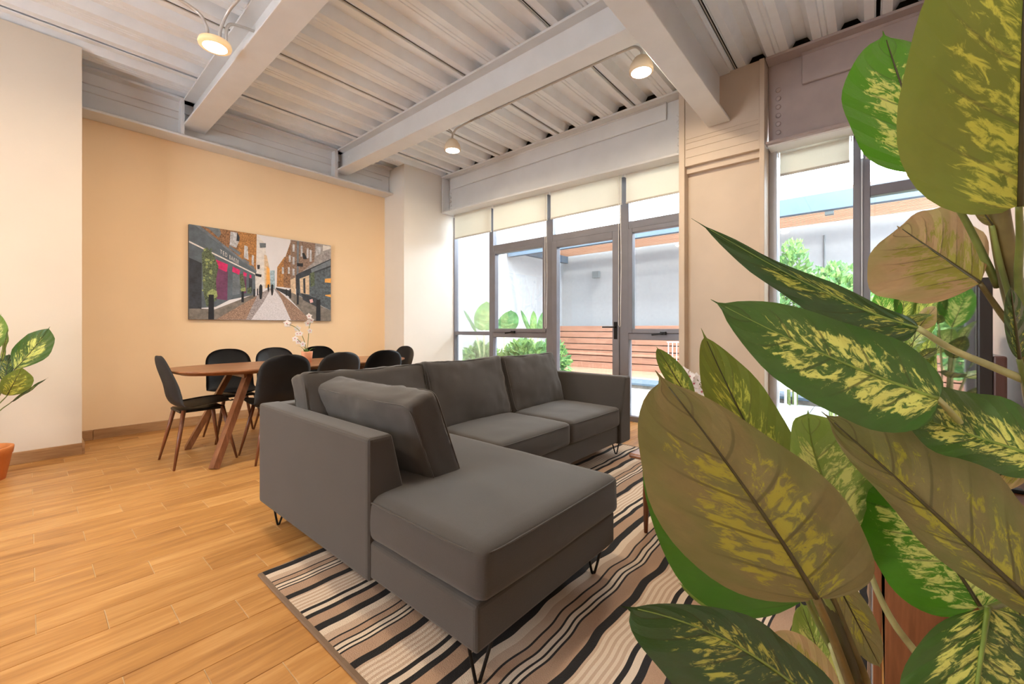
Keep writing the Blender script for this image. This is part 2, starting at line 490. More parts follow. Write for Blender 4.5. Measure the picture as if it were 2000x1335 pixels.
fl = thing('floor', 'wood look floor of short oak coloured planks laid in a stepped bond', None, kind='structure')
bm = B(); box(bm, XB, XW + 0.15, YR - 0.1, YL + 0.05, -0.12, -0.0025)
obj('grout_bed', bm, M['grout'], fl)
PL, PW = 0.511, 0.155
def plank_bm(l):
    bm = B(); g = 0.0012
    box(bm, -l / 2 + g, l / 2 - g, -PW / 2 + g, PW / 2 - g, -0.012, 0.0, 0.0012, 1)
    return bm
plank_me = None
rest = []
cand = []
row0 = 2.349
for k in range(-21, 19):
    y1 = row0 - k * PW; yc = y1 - PW / 2
    if yc > YL - 0.02 or yc < YR: continue
    off = 0.017 + 0.17 * (k % 3)
    for i in range(-7, 9):
        xa = off + i * PL; xc = xa + PL / 2
        if xc > XW + 0.1 or xc < XB: continue
        if yc > YP + 0.05 and xc + PL / 2 < 0.33: continue
        if 3.6 < xc and yc > 5.12: continue
        dep = xc * FX + yc * FY
        uu = 1000 + 816 * (xc * RX + yc * RY) / dep if dep > 0.3 else -9999
        vv = 640 + 816 * CAM_H / dep if dep > 0.3 else 9999
        seen = -170 < uu < 2100 and vv < 1480
        if 0.95 < xc < 3.2 and 0.1 < yc < 1.88: seen = False     # under the rug
        cand.append((not seen, dep if dep > 0.3 else 99, xc, yc))
cand.sort()
for n, (uns, dep, xc, yc) in enumerate(cand):
    if not uns and n < 296:
        if plank_me is None:
            o = obj('plank', plank_bm(PL), M['plank'], fl, loc=(xc, yc, 0)); plank_me = o.data
        else:
            o = bpy.data.objects.new('plank', plank_me); link(o, fl); o.location = (xc, yc, 0)
    else:
        rest.append((xc, yc))
bm = B()
for xc, yc in rest:
    box(bm, xc - PL / 2 + 0.0012, xc + PL / 2 - 0.0012, yc - PW / 2 + 0.0012, yc + PW / 2 - 0.0012, -0.012, 0)
o = obj('far_planks', bm, M['plank'], fl); o['kind'] = 'stuff'

# walls
bm = B(); box(bm, 0.28, 3.53, YL, YL + 0.15, 0, 3.6); struct('wall_left', bm, M['yellow_wall'])
bm = B(); box(bm, XB, 0.295, YP, YL + 0.15, 0, 3.42); struct('wall_pier', bm, M['cream_wall'])
bm = B(); box(bm, 3.53, XW + 0.15, 5.10, YL + 0.15, 0, 3.42); struct('wall_corner', bm, M['white_wall'])
bm = B(); box(bm, XB - 0.1, XW + 0.15, YR - 0.12, YR, 0, 3.6); struct('wall_right', bm, M['pink_wall'])
bm = B()
for y0_, y1_, z0_, z1_ in ((YR - 0.1, YL + 0.1, 0, 0.9), (YR - 0.1, YL + 0.1, 2.5, 3.6), (YR - 0.1, 1.9, 0.9, 2.5), (3.4, YL + 0.1, 0.9, 2.5)):  # opening added in the unseen rear wall to let in fill daylight
    box(bm, XB - 0.12, XB, y0_, y1_, z0_, z1_)
struct('wall_rear', bm, M['cream_wall'])
# skirting boards, cut in short lengths
def skirting(name, x0, x1, y, h=0.09, side=-1, cuts=()):
    t = thing(name, 'low oak coloured skirting board along the wall', None, kind='structure')
    xs = [x0] + list(cuts) + [x1]
    for a, b in zip(xs, xs[1:]):
        bm = B(); box(bm, a + 0.001, b - 0.001, min(y, y + side * 0.015), max(y, y + side * 0.015), 0.0, h, 0.002, 1)
        obj('board', bm, M['skirting'], t)
skirting('baseboard_left', 0.30, 3.52, YL, 0.095, cuts=(0.40, 0.97, 1.54, 2.11, 2.68))
skirting('baseboard_pier', XB, 0.2955, YP, 0.095, cuts=(-2.2, -1.2, -0.2))
bm = B(); box(bm, 0.295, 0.31, YP - 0.0148, YL - 0.016, 0, 0.095); struct('baseboard_return', bm, M['skirting'])

# corrugated deck
ceil = thing('ceiling', 'white corrugated metal deck with deep ribs', None, kind='structure')
PITCH, Y0 = 0.3245, 1.755
def deck_profile(y_from, y_to):
    pts = []
    k = math.floor((y_from - Y0) / PITCH) - 1
    while True:
        c = Y0 + k * PITCH
        if c - PITCH / 2 > y_to: break
        for dy, z in ((-0.162, 0.0), (-0.150, 0.0), (-0.144, 0.010), (-0.138, 0.0), (-0.082, 0.0), (-0.040, 0.074), (0.040, 0.074), (0.082, 0.0), (0.138, 0.0), (0.144, 0.010), (0.150, 0.0)):
            pts.append((c + dy, z))
        k += 1
    return [(y, z) for y, z in pts if y_from <= y <= y_to]
ys = [Y0 + PITCH / 2 + PITCH * 3 * i for i in range(-3, 5)]
for a, b in zip(ys, ys[1:]):
    a2, b2 = max(a, YR), min(b, YL + 0.1)
    if b2 <= a2: continue
    pr = deck_profile(a2 + 0.0005, b2 - 0.0005)
    bm = B(); rows = []
    for x in (XB, XW - 0.235):
        rows.append([bm.verts.new((x, y, ZD + z)) for y, z in pr])
        rows.append([bm.verts.new((x, y, ZD + z + 0.004)) for y, z in pr])
    l0, l1, r0, r1 = rows
    for i in range(len(pr) - 1):
        bm.faces.new((l0[i], l0[i + 1], r0[i + 1], r0[i])); bm.faces.new((l1[i], r1[i], r1[i + 1], l1[i + 1]))
        bm.faces.new((r0[i], r0[i + 1], r1[i + 1], r1[i]))
    obj('deck_sheet', bm, M['deck'], ceil)
bm = B()
for i in range(-1, 3):
    y = Y0 + PITCH / 2 + PITCH * 3 * i
    if y > YR: bar(bm, (XB, y, ZD - 0.002), (XW - 0.15, y, ZD - 0.002), 0.007, 0.006)
obj('sheet_lap', bm, M['conduit'], ceil)
bm = B(); box(bm, XB - 0.1, XW + 0.2, YR - 0.1, YL + 0.1, ZD + 0.13, ZD + 0.25); obj('slab', bm, M['concrete'], ceil)

# steel beams
def ibeam(name, label, p0, p1, z0, z1, fw, tw=0.012, tf=0.022, off=0.5, side=None):
    """I beam between two plan points, bottom flange underside z0 (two values: one for each end)"""
    za, zb = z0 if isinstance(z0, tuple) else (z0, z0)
    t = thing(name, label, None, kind='structure')
    p0, p1 = Vector((*p0, 0)), Vector((*p1, 0))
    d = (p1 - p0).normalized(); s = Vector((d.y, -d.x, 0))
    def plate(nm, a, b, c, e, m=M['steel_paint']):
        """plate across [a,b] from the axis, height [c,e] above the flange underside; e None = up to z1"""
        bm = B(); vs = []
        for p, zz in ((p0, za), (p1, zb)):
            for q in (a, b):
                for h in (c, e):
                    hh = z1 if h is None else zz + h
                    w = p + s * q
                    vs.append(bm.verts.new((w.x, w.y, hh)))
        for f in [(0, 1, 3, 2), (4, 6, 7, 5), (0, 4, 5, 1), (2, 3, 7, 6), (0, 2, 6, 4), (1, 5, 7, 3)]:
            bm.faces.new([vs[i] for i in f])
        bmesh.ops.recalc_face_normals(bm, faces=bm.faces)
        bmesh.ops.bevel(bm, geom=bm.edges[:], offset=0.003, segments=1, affect='EDGES')
        return obj(nm, bm, m, t)
    plate('bottom_flange', -fw / 2, fw / 2, 0, tf)
    plate('web', -tw / 2, tw / 2, tf, None)
    bm = B(); box(bm, 0, 1, 0, 1, 0, 1); bm.free()
    q = B()
    for p, zz in ((p0, 0), (p1, 0)): pass
    q.free()
    b2 = B(); vs = []
    for p in (p0, p1):
        for a in (-fw / 2, fw / 2):
            for z in (z1 - tf, z1 - 0.001):
                w = p + s * a; vs.append(b2.verts.new((w.x, w.y, z)))
    for f in [(0, 1, 3, 2), (4, 6, 7, 5), (0, 4, 5, 1), (2, 3, 7, 6), (0, 2, 6, 4), (1, 5, 7, 3)]:
        b2.faces.new([vs[i] for i in f])
    bmesh.ops.recalc_face_normals(b2, faces=b2.faces)
    obj('top_flange', b2, M['steel_paint'], t)
    return t
def bolts(t, pts, nrm, r=0.017, m=None):
    for p in pts:
        bm = B()
        lathe(bm, [(0, 0.014), (r * 0.7, 0.013), (r, 0.008), (r, 0.0)], n=6 if r < 0.012 else 10)
        xf(bm, Vector((0, 0, 1)).rotation_difference(Vector(nrm)).to_matrix().to_4x4())
        obj('bolt', bm, m or M['steel_paint'], t, loc=p)

g1 = ibeam('ceiling_beam', 'grey steel girder resting on the yellow wall', (XB, 5.475), (3.52, 5.475), 3.025, ZD, 0.24)
bm = B(); box(bm, XB, 3.52, 5.445, 5.47, 3.30, 3.41, 0.006); obj('fire_board', bm, M['steel_paint'], g1)
bm = B(); box(bm, 0.3, 3.4, 5.462, 5.470, 3.225, 3.233); obj('board_seam', bm, M['conduit'], g1)
b1 = ibeam('ceiling_beam', 'left grey steel joist meeting the girder above the picture', (1.145, 1.08), (1.145, 5.46), (3.12, 3.145), ZD, 0.20)
b2 = ibeam('ceiling_beam', 'middle grey steel joist ending above the right half of the yellow wall', (2.765, 1.08), (2.765, 5.46), (3.10, 3.145), ZD, 0.19)
bm = B(); box(bm, 1.02, 1.05, 5.36, 5.47, 3.05, 3.40); obj('end_plate', bm, M['steel_paint'], b1)
bm = B(); box(bm, 2.64, 2.68, 5.36, 5.47, 3.05, 3.40); obj('end_plate', bm, M['steel_paint'], b2)
bolts(b1, [(1.138, 5.33, z) for z in (3.22, 3.30)], (-1, 0, 0), 0.011)
bolts(b2, [(2.758, y, z) for y in (5.22, 5.31) for z in (3.22, 3.31)], (-1, 0, 0), 0.011)
b3 = ibeam('ceiling_beam', 'wide main steel beam running to the column head', (XB, 1.085), (4.2, 1.085), (2.93, 2.953), ZD, 0.19, 0.014, 0.025)
bw = ibeam('ceiling_beam', 'deep steel beam above the four roller blinds', (4.355, 1.455), (4.355, 5.095), (2.775, 2.845), ZD, 0.29)  # ends set at unequal heights to follow the image skew
bm = B(); box(bm, 4.315, 4.345, 1.62, 5.0, 3.22, 3.40, 0.008); obj('fire_board', bm, M['steel_paint'], bw)
bm = B()
tube(bm, [(4.325, 1.62, 3.40), (4.325, 5.0, 3.40)], 0.022, 10); obj('edge_roll', bm, M['steel_paint'], bw, True)
bolts(bw, [(4.347, 1.50, 2.86 + 0.075 * i) for i in range(6)] , (-1, 0, 0), 0.02)
bolts(bw, [(4.347, 5.03, 2.92 + 0.062 * i) for i in range(7)] , (-1, 0, 0), 0.018)
bm = B(); box(bm, 4.20, 4.34, 5.055, 5.07, 2.86, 3.38); obj('end_plate', bm, M['steel_paint'], bw)
br = ibeam('ceiling_beam', 'deep steel beam above the right hand window', (4.355, YR + 0.002), (4.355, 0.71), (2.66, 2.66), ZD, 0.29)
for ch in br.children:
    ch.data.materials.clear(); ch.data.materials.append(M['steel_dark'])
bm = B(); box(bm, 4.315, 4.345, YR + 0.01, 0.46, 3.14, 3.40, 0.008); obj('fire_board', bm, M['steel_dark'], br)
bm = B(); tube(bm, [(4.325, YR + 0.01, 3.40), (4.325, 0.46, 3.40)], 0.025, 10); obj('edge_roll', bm, M['steel_dark'], br, True)
bolts(br, [(4.347, 0.635, 2.79 + 0.075 * i) for i in range(6)], (-1, 0, 0), 0.021, M['steel_dark'])
# infill behind the beams, coloured dark for the shade in the rib pockets
bm = B(); box(bm, XW - 0.02, XW + 0.12, YR, 5.1, 2.86, 3.6); struct('wall_lintel', bm, M['concrete'])

# boxed steel column
col = thing('steel_column', 'boxed steel column between the two windows', None, kind='structure')
CY0, CY1, CX = 0.717, 1.452, 4.2
bm = B(); box(bm, CX, XW + 0.1, CY1 - 0.055, CY1, 0, 3.42, 0.004); obj('flange', bm, M['column_paint'], col)
bm = B(); box(bm, CX, XW + 0.1, CY0, CY0 + 0.04, 0, 3.42, 0.004); obj('flange', bm, M['column_paint'], col)
bm = B(); box(bm, CX + 0.11, XW + 0.1, CY0 + 0.04, CY1 - 0.055, 0, 2.66); obj('infill_panel', bm, M['column_paint'], col)
bm = B(); box(bm, CX + 0.015, XW + 0.1, CY0 + 0.04, CY1 - 0.055, 2.64, 3.42, 0.004); obj('head_plate', bm, M['column_paint'], col)
for z in (2.72, 2.80, 2.86, 2.90):
    bm = B(); box(bm, CX + 0.009, CX + 0.02, CY0 + 0.05, CY1 - 0.065, z, z + 0.006); obj('weld_seam', bm, M['column_paint'], col)
bm = B(); box(bm, CX + 0.06, CX + 0.11, CY0 + 0.04, CY1 - 0.055, 2.58, 2.64, 0.004); obj('head_angle', bm, M['column_paint'], col)

# ------------------------------------------------------------------ windows
def frame_bar(t, y0, y1, z0, z1, m=None, x0=XW - 0.035, x1=XW + 0.05, name='frame_bar'):
    bm = B(); box(bm, x0, x1, min(y0, y1), max(y0, y1), z0, z1, 0.004, 1)
    return obj(name, bm, m or M['frame'], t)
def pane(t, y0, y1, z0, z1, x=XW + 0.012):
    bm = B(); box(bm, x, x + 0.006, min(y0, y1), max(y0, y1), z0, z1)
    return obj('pane', bm, M['glass'], t)
w1 = thing('window_1', 'tall grey framed window wall with a glazed door behind the sofa', None, kind='structure')
ZT = 2.86
for y0, y1 in ((4.225, 4.305), (3.155, 3.262), (2.105, 2.215), (1.452, 1.475), (5.075, 5.10)):
    frame_bar(w1, y0, y1, 0.0, ZT, name='mullion')
for y0, y1 in ((4.305, 5.075), (3.262, 4.225), (1.475, 2.105)):
    frame_bar(w1, y0, y1, 0.0, 0.06, name='sill_bar')
for y0, y1 in ((4.305, 5.075),):
    frame_bar(w1, y0, y1, 0.95, 1.005, name='transom')
    pane(w1, y0, y1, 0.06, 0.95); pane(w1, y0, y1, 1.005, ZT)
for y0, y1, zt in ((3.262, 4.225, 2.185), (1.475, 2.105, 2.185)):
    frame_bar(w1, y0, y1, zt, zt + 0.085, name='transom')
    frame_bar(w1, y0, y1, 0.925, 1.00, name='transom')
    pane(w1, y0, y1, 0.06, 0.925); pane(w1, y0, y1, zt + 0.085, ZT)
    s = thing('sash', None, None); s.parent = w1
    for a in (y0, y1 - 0.05): frame_bar(s, a, a + 0.05, 1.0, zt, x0=XW - 0.05, x1=XW + 0.03, name='sash_bar')
    for z in (1.0, zt - 0.05): frame_bar(s, y0 + 0.05, y1 - 0.05, z, z + 0.05, x0=XW - 0.05, x1=XW + 0.03, name='sash_bar')
    pane(s, y0 + 0.05, y1 - 0.05, 1.05, zt - 0.05)
    bm = B(); yc = y0 + (0.55 if y0 > 3 else 0.22)
    box(bm, XW - 0.085, XW - 0.05, yc - 0.03, yc + 0.03, 0.985, 1.02, 0.004); bar(bm, (XW - 0.085, yc, 1.0), (XW - 0.11, yc + 0.11, 0.985), 0.018, 0.018)
    obj('handle', bm, M['black_metal'], s)
d1 = thing('door_1', 'grey framed glazed patio door with a lever handle', None, kind='structure')
frame_bar(d1, 2.215, 3.155, 2.185, 2.27, name='transom'); pane(d1, 2.215, 3.155, 2.27, ZT)
for a, b in ((2.215, 2.30), (3.085, 3.155)): frame_bar(d1, a, b, 0.01, 2.185, x0=XW - 0.05, x1=XW + 0.03, name='stile')
for z0, z1 in ((2.10, 2.185), (0.01, 0.12)): frame_bar(d1, 2.30, 3.085, z0, z1, x0=XW - 0.05, x1=XW + 0.03, name='rail')
pane(d1, 2.30, 3.085, 0.12, 2.10)
bm = B(); box(bm, XW - 0.062, XW - 0.05, 2.235, 2.275, 0.93, 1.13, 0.003); tube(bm, [(XW - 0.06, 2.255, 1.07), (XW - 0.105, 2.255, 1.07)], 0.01)
tube(bm, [(XW - 0.10, 2.245, 1.07), (XW - 0.10, 2.40, 1.07)], 0.010); obj('handle', bm, M['black_metal'], d1)
w2 = thing('window_2', 'tall grey framed window right of the column with a white side strip', None, kind='structure')
ZT2 = 2.70
frame_bar(w2, 0.655, 0.717, 0.0, ZT2, M['frame_light'], x0=XW - 0.1, name='side_strip')
frame_bar(w2, 0.075, 0.125, 0.0, ZT2, name='mullion')
frame_bar(w2, 0.062, 0.075, 0.0, 2.45, M['frame_light'], x0=XW - 0.045, name='edge_strip')
frame_bar(w2, 0.016, 0.062, 0.0, ZT2, name='mullion')
frame_bar(w2, YR, YR + 0.03, 0.0, ZT2, M['frame_light'], name='mullion')
frame_bar(w2, 0.125, 0.655, 0.0, 0.06, name='sill_bar'); pane(w2, 0.125, 0.655, 0.06, ZT2)
frame_bar(w2, YR + 0.03, 0.016, 2.13, 2.215, name='transom'); pane(w2, YR + 0.03, 0.016, 2.215, ZT2)
frame_bar(w2, YR + 0.03, 0.016, 0.90, 0.98, name='transom'); frame_bar(w2, YR + 0.03, 0.016, 0.0, 0.06, name='sill_bar')
pane(w2, YR + 0.03, 0.016, 0.98, 2.13); pane(w2, YR + 0.03, 0.016, 0.06, 0.90)
bm = B(); box(bm, XW - 0.25, XW - 0.05, YR + 0.001, 0.70, 2.645, 2.66); obj('soffit_board', bm, M['white_plastic'], w2)

# roller blinds
def blind(y0, y1, z0, z1, x, label, cord=None):
    t = thing('roller_blind', label, 'blind', (x, (y0 + y1) / 2, z0), group='roller blinds rolled up to the window heads')
    w = y1 - y0
    bm = B(); n = 10
    box(bm, -0.001, 0.001, -w / 2 + 0.012, w / 2 - 0.012, 0.02, z1 - z0 - 0.03); obj('blind_cloth', bm, M['blind'], t)
    bm = B(); tube(bm, [(0.02, -w / 2 + 0.012, z1 - z0 - 0.03), (0.02, w / 2 - 0.012, z1 - z0 - 0.03)], 0.024, 14); obj('roller', bm, M['blind'], t, True)
    bm = B(); box(bm, -0.008, 0.008, -w / 2 + 0.01, w / 2 - 0.01, 0.0, 0.022, 0.004); obj('bottom_rail', bm, M['blind_rail'], t)
    for s in (-1, 1):
        bm = B(); box(bm, -0.01, 0.05, s * w / 2 - 0.004, s * w / 2 + 0.004, z1 - z0 - 0.06, z1 - z0); obj('bracket', bm, M['white_plastic'], t)
    if cord:
        cy, zl = cord; cy -= (y0 + y1) / 2
        pts = [(-0.02, cy - 0.012, z1 - z0 - 0.03)] + [(-0.02, cy - 0.012 + 0.012 * math.sin(i) * 0.3, (z1 - z0) * 0.9 + (zl - z0 - (z1 - z0) * 0.9) * i / 8) for i in range(9)]
        pts += [(-0.02, cy, zl - z0 - 0.02)] + [(-0.02, cy + 0.014, (zl - z0) + (z1 - zl) * i / 6 * 0.97) for i in range(7)]
        bm = B(); tube(bm, pts, 0.0035, 5); obj('cord', bm, M['white_plastic'], t, True)
    return t
XBL = XW - 0.10
blind(4.19, 5.01, 2.455, 2.86, XBL, 'leftmost cream roller blind, on the narrow pane beside the white corner')
blind(3.185, 4.17, 2.45, 2.85, XBL, 'cream roller blind left of the glazed door with a hanging cord', (3.205, 1.07))
blind(2.145, 3.155, 2.455, 2.84, XBL, 'cream roller blind above the glazed patio door', (2.17, 1.09))
blind(1.46, 2.115, 2.455, 2.82, XBL, 'short cream roller blind beside the left edge of the steel column')
blind(0.135, 0.645, 2.42, 2.655, XW - 0.08, 'cream roller blind right of the steel column, partly behind plant leaves')
blind(YR + 0.03, 0.055, 2.42, 2.655, XW - 0.08, 'cream roller blind at the far right end behind the big leaf')

# ------------------------------------------------------------------ the patio outside
XE = 9.5
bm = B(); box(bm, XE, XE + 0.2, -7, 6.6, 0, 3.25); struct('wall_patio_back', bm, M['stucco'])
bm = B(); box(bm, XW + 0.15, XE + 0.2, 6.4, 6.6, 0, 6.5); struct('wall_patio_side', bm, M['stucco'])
bm = B(); box(bm, XW + 0.15, XE + 0.2, -7, 6.6, -0.25, -0.03); struct('floor_patio', bm, M['concrete'])
pt = thing('floor_tiles', 'pale square paving tiles on the patio', None, kind='structure')
tm = None
for i in range(4):
    for j in range(9):
        x, y = XW + 0.46 + i * 0.6, -0.9 + j * 0.6
        if tm is None:
            bm = B(); box(bm, -0.297, 0.297, -0.297, 0.297, -0.028, 0.0, 0.003, 1); o = obj('tile', bm, M['tile'], pt, loc=(x, y, 0)); tm = o.data
        else:
            o = bpy.data.objects.new('tile', tm); link(o, pt); o.location = (x, y, 0)
dk = thing('patio_deck', 'low slatted deck edge in front of the wooden bench', 'deck', (7.0, 2.0, -0.03))
for i in range(13):
    bm = B(); box(bm, -0.06 + i * 0.155, 0.06 + i * 0.155, -7, 4.38, 0.09, 0.13, 0.004, 1); obj('deck_board', bm, M['blue_steel'] if i < 4 else M['teak'], dk)
bm = B(); box(bm, -0.05, 1.9, -6.95, 4.36, 0.0, 0.088); obj('deck_base', bm, M['concrete'], dk)
bn = thing('bench', 'long built in wooden bench with a boarded back along the patio wall', 'bench', (8.9, 2.0, 0.10))
for i in range(6):
    bm = B(); box(bm, 0.42, 0.46, -7, 4.38, 0.10 + 0.155 * i, 0.234 + 0.155 * i, 0.004, 1); obj('back_board', bm, M['teak'], bn)
for i in range(4):
    bm = B(); box(bm, 0.0 + i * 0.105, 0.10 + i * 0.105, -7, 4.38, 0.31, 0.345, 0.004, 1); obj('seat_board', bm, M['teak'], bn)
for i in range(2):
    bm = B(); box(bm, 0.02, 0.05, -7, 4.38, 0.0 + 0.155 * i, 0.136 + 0.155 * i, 0.004, 1); obj('front_board', bm, M['teak'], bn)
bm = B(); box(bm, 0.46, 0.58, -7, 4.38, 0.0, 0.99); obj('core', bm, M['concrete'], bn)
pg = thing('pergola', 'patio pergola of pale wooden slats on a blue grey steel beam', 'pergola', (7.2, 0, 2.69))
bm = B(); box(bm, 0, 0.12, -7, 6.35, 0, 0.24, 0.004); obj('front_beam', bm, M['blue_steel'], pg)
for yy in (-6.0, -3.2, 6.2):
    bm = B(); box(bm, 0.12, 2.28, yy, yy + 0.1, 0.10, 0.28); obj('rafter', bm, M['blue_steel'], pg)
bm = B(); box(bm, 0.2, 0.32, 0.42, 0.52, -0.02, 0.34); obj('bracket', bm, M['grey_box'], pg)
sm = None
for i in range(24):
    x = 0.18 + i * 0.088
    if sm is None:
        bm = B(); box(bm, 0, 0.05, -7, 6.35, 0.28, 0.33); o = obj('slat', bm, M['slat_wood'], pg, loc=(x, 0, 0)); sm = o.data
    else:
        o = bpy.data.objects.new('slat', sm); link(o, pg); o.location = (x, 0, 0)
wl = thing('wall_lamp', 'small grey box lamp on the white patio wall', 'lamp', (XE, 5.33, 2.33))
bm = B(); box(bm, -0.11, -0.012, -0.09, 0.09, 0, 0.17, 0.005); obj('lamp_box', bm, M['grey_box'], wl)
bm = B(); box(bm, -0.012, 0.0, -0.06, 0.06, 0.03, 0.14); obj('back_plate', bm, M['grey_box'], wl)
o = bm = B(); tube(bm, [(XE - 0.012, 0.67, 0.7), (XE - 0.012, 0.67, 2.75)], 0.012, 6)
tag(obj('conduit_pipe', bm, M['grey_box']), 'thin grey pipe running down the patio wall', 'pipe')

# ------------------------------------------------------------------ rug
def rug_mat():
    m, nt, b = new_mat('rug')
    co = nd(nt, 'TexCoord').outputs['Object']
    sp = nd(nt, 'SeparateXYZ', i0=co)
    x, y = sp.outputs[0], sp.outputs[1]
    v = nd(nt, 'CombineXYZ', X=mth(nt, 'MULTIPLY', x, 4.2), Y=mth(nt, 'MULTIPLY', y, 0.5)).outputs[0]
    w = mth(nt, 'MULTIPLY', mth(nt, 'SUBTRACT', nd(nt, 'TexNoise', Vector=v, Scale=1.0, Detail=1.0).outputs[0], 0.5), 0.048)
    s = mth(nt, 'FRACT', mth(nt, 'DIVIDE', mth(nt, 'ADD', mth(nt, 'MULTIPLY', y, -1.0), w), 0.506))
    K, C, T, D = (0.010, 0.009, 0.010), (0.78, 0.66, 0.53), (0.44, 0.28, 0.185), (0.56, 0.41, 0.30)
    st = [(0.0, K), (.069, C), (.136, D), (.207, K), (.219, T), (.277, K), (.290, C), (.326, K), (.340, C), (.367, K), (.381, T), (.49, K)]
    q = 0.553
    for i in range(10):
        st.append((q, C if i % 2 else D)); q += 0.0212
    st += [(.765, K), (.798, C), (.844, K), (.893, T)]
    col = ramp(nt, s, st, 'CONSTANT')
    n = nd(nt, 'TexNoise', Vector=co, Scale=260.0, Detail=2.0).outputs[0]
    col = mixc(nt, 0.25, col, mixc(nt, n, (0.05, 0.03, 0.02), (0.62, 0.46, 0.34)))
    dk = mth(nt, 'LESS_THAN', nd(nt, 'SeparateColor', i0=ramp(nt, s, st, 'CONSTANT')).outputs[0], 0.05)
    col = mixc(nt, dk, col, (0.012, 0.011, 0.012))
    nt.links.new(col, b.inputs['Base Color'])
    b.inputs['Roughness'].default_value = 0.95
    bump(nt, b, n, 0.5, 0.006)
    return m
M['rug'] = rug_mat()
M['rug_edge'] = fabric('rug_edge', (0.17, 0.105, 0.06))
RX0, RX1, RY0, RY1 = 0.655, 3.50, 0.012, 1.984
rg = thing('rug', 'rug with wavy black, cream and tan stripes under the grey sofa', 'rug', (RX0, RY1, 0))
bm = B()
nx, ny = 60, 40
vs = [[bm.verts.new(((RX1 - RX0) * i / nx, -(RY1 - RY0) * j / ny, 0.011 + 0.0015 * mnoise.noise(Vector((i * .4, j * .4, 0))))) for j in range(ny + 1)] for i in range(nx + 1)]
for i in range(nx):
    for j in range(ny):
        bm.faces.new((vs[i][j], vs[i][j + 1], vs[i + 1][j + 1], vs[i + 1][j]))
obj('pile', bm, M['rug'], rg, True)
bm = B(); w, l = RX1 - RX0, RY1 - RY0
box(bm, -0.016, 0.004, -l - 0.004, 0.004, 0.001, 0.0115, 0.003, 1); obj('side_binding', bm, M['rug_edge'], rg); bm = B(); box(bm, w - 0.004, w + 0.02, -l - 0.004, 0.004, 0.001, 0.0115, 0.003, 1)
obj('side_binding', bm, M['rug_edge'], rg)
bm = B(); box(bm, 0, w, -0.004, 0.004, 0.001, 0.0105); obj('end_binding', bm, M['rug_edge'], rg); bm = B(); box(bm, 0, w, -l - 0.006, -l + 0.002, 0.001, 0.0105); obj('end_binding', bm, M['rug_edge'], rg)

# ------------------------------------------------------------------ sofa
SO = Vector((2.05, 1.70, 0.0))
sofa = thing('sofa', 'dark grey fabric corner sofa with a chaise, on black hairpin legs', 'sofa', SO)
def sp(name, bm, m=None, smooth=False, parent=None):
    xf(bm, Matrix.Translation(-SO))
    return obj(name, bm, m or M['sofa'], parent or sofa, smooth)
def wedge(pts, a0, a1, axis, bev=0.018):
    """upholstered panel: outline pts (across, z) swept from a0 to a1"""
    bm = B(); r = []
    for a in (a0, a1):
        r.append([bm.verts.new((p, a, z) if axis == 'y' else (a, p, z)) for p, z in pts])
    n = len(pts)
    for i in range(n): bm.faces.new((r[0][i], r[0][(i + 1) % n], r[1][(i + 1) % n], r[1][i]))
    bm.faces.new(r[0][::-1]); bm.faces.new(r[1])
    bmesh.ops.recalc_face_normals(bm, faces=bm.faces)
    bmesh.ops.bevel(bm, geom=bm.edges[:], offset=bev, segments=3, affect='EDGES', profile=0.6)
    return bm
bm = B(); box(bm, 1.60, 3.12, 1.555, 2.42, 0.135, 0.275, 0.012, 3); sp('base_frame', bm, smooth=False)
bm = B(); box(bm, 0.822, 1.652, 0.842, 1.56, 0.135, 0.275, 0.014, 3); sp('chaise_base', bm)
sp('side_panel', wedge([(0.812, 0.125), (1.00, 0.125), (1.00, 0.30), (0.915, 0.655), (0.812, 0.655)], 1.395, 2.505, 'y'))
sp('back_panel', wedge([(2.50, 0.125), (2.28, 0.125), (2.28, 0.30), (2.39, 0.652), (2.50, 0.652)], 0.90, 3.20, 'x'))
sp('armrest', wedge([(3.285, 0.125), (3.10, 0.125), (3.10, 0.30), (3.195, 0.66), (3.285, 0.66)], 1.53, 2.505, 'y'))
def cushion(name, c, size, r, puff, rx=0.0, ry=0.0, n=(16, 12, 6), wr=0.0, seed=0, rz=0.0):
    bm = soft_box(*size, r, puff, n, wr, seed)
    xf(bm, Matrix.Translation(Vector(c)) @ Matrix.Rotation(rz, 4, 'Z') @ Matrix.Rotation(ry, 4, 'Y') @ Matrix.Rotation(rx, 4, 'X'))
    return sp(name, bm, smooth=True)
def seat(c, size, seed):
    cu_ = cushion('seat_cushion', c, size, 0.030, (0.008, 0.010, 0.020), n=(24, 30, 10), wr=0.0022, seed=seed)
    W, D_ = size[0] / 2 - 0.0005, size[1] / 2 - 0.0005
    pts = []
    for k in range(121):
        t = 2 * PI * k / 120
        cx_ = math.copysign(abs(math.cos(t)) ** 0.10, math.cos(t)); cy_ = math.copysign(abs(math.sin(t)) ** 0.10, math.sin(t))
        pts.append((c[0] + cx_ * W + 0.003 * cx_ * (1 - cy_ * cy_), c[1] + cy_ * D_ + 0.004 * cy_ * (1 - cx_ * cx_), c[2] + size[2] / 2 - 0.013))
    sb = B(); tube(sb, pts, 0.0032, 5, False); sp('piping', sb, smooth=True, parent=cu_)
seat((1.242, 1.562, 0.352), (0.83, 1.476, 0.155), 1)
seat((2.018, 1.915, 0.350), (0.718, 0.775, 0.15), 2)
seat((2.738, 1.915, 0.350), (0.715, 0.775, 0.15), 3)
TH = math.radians(17)
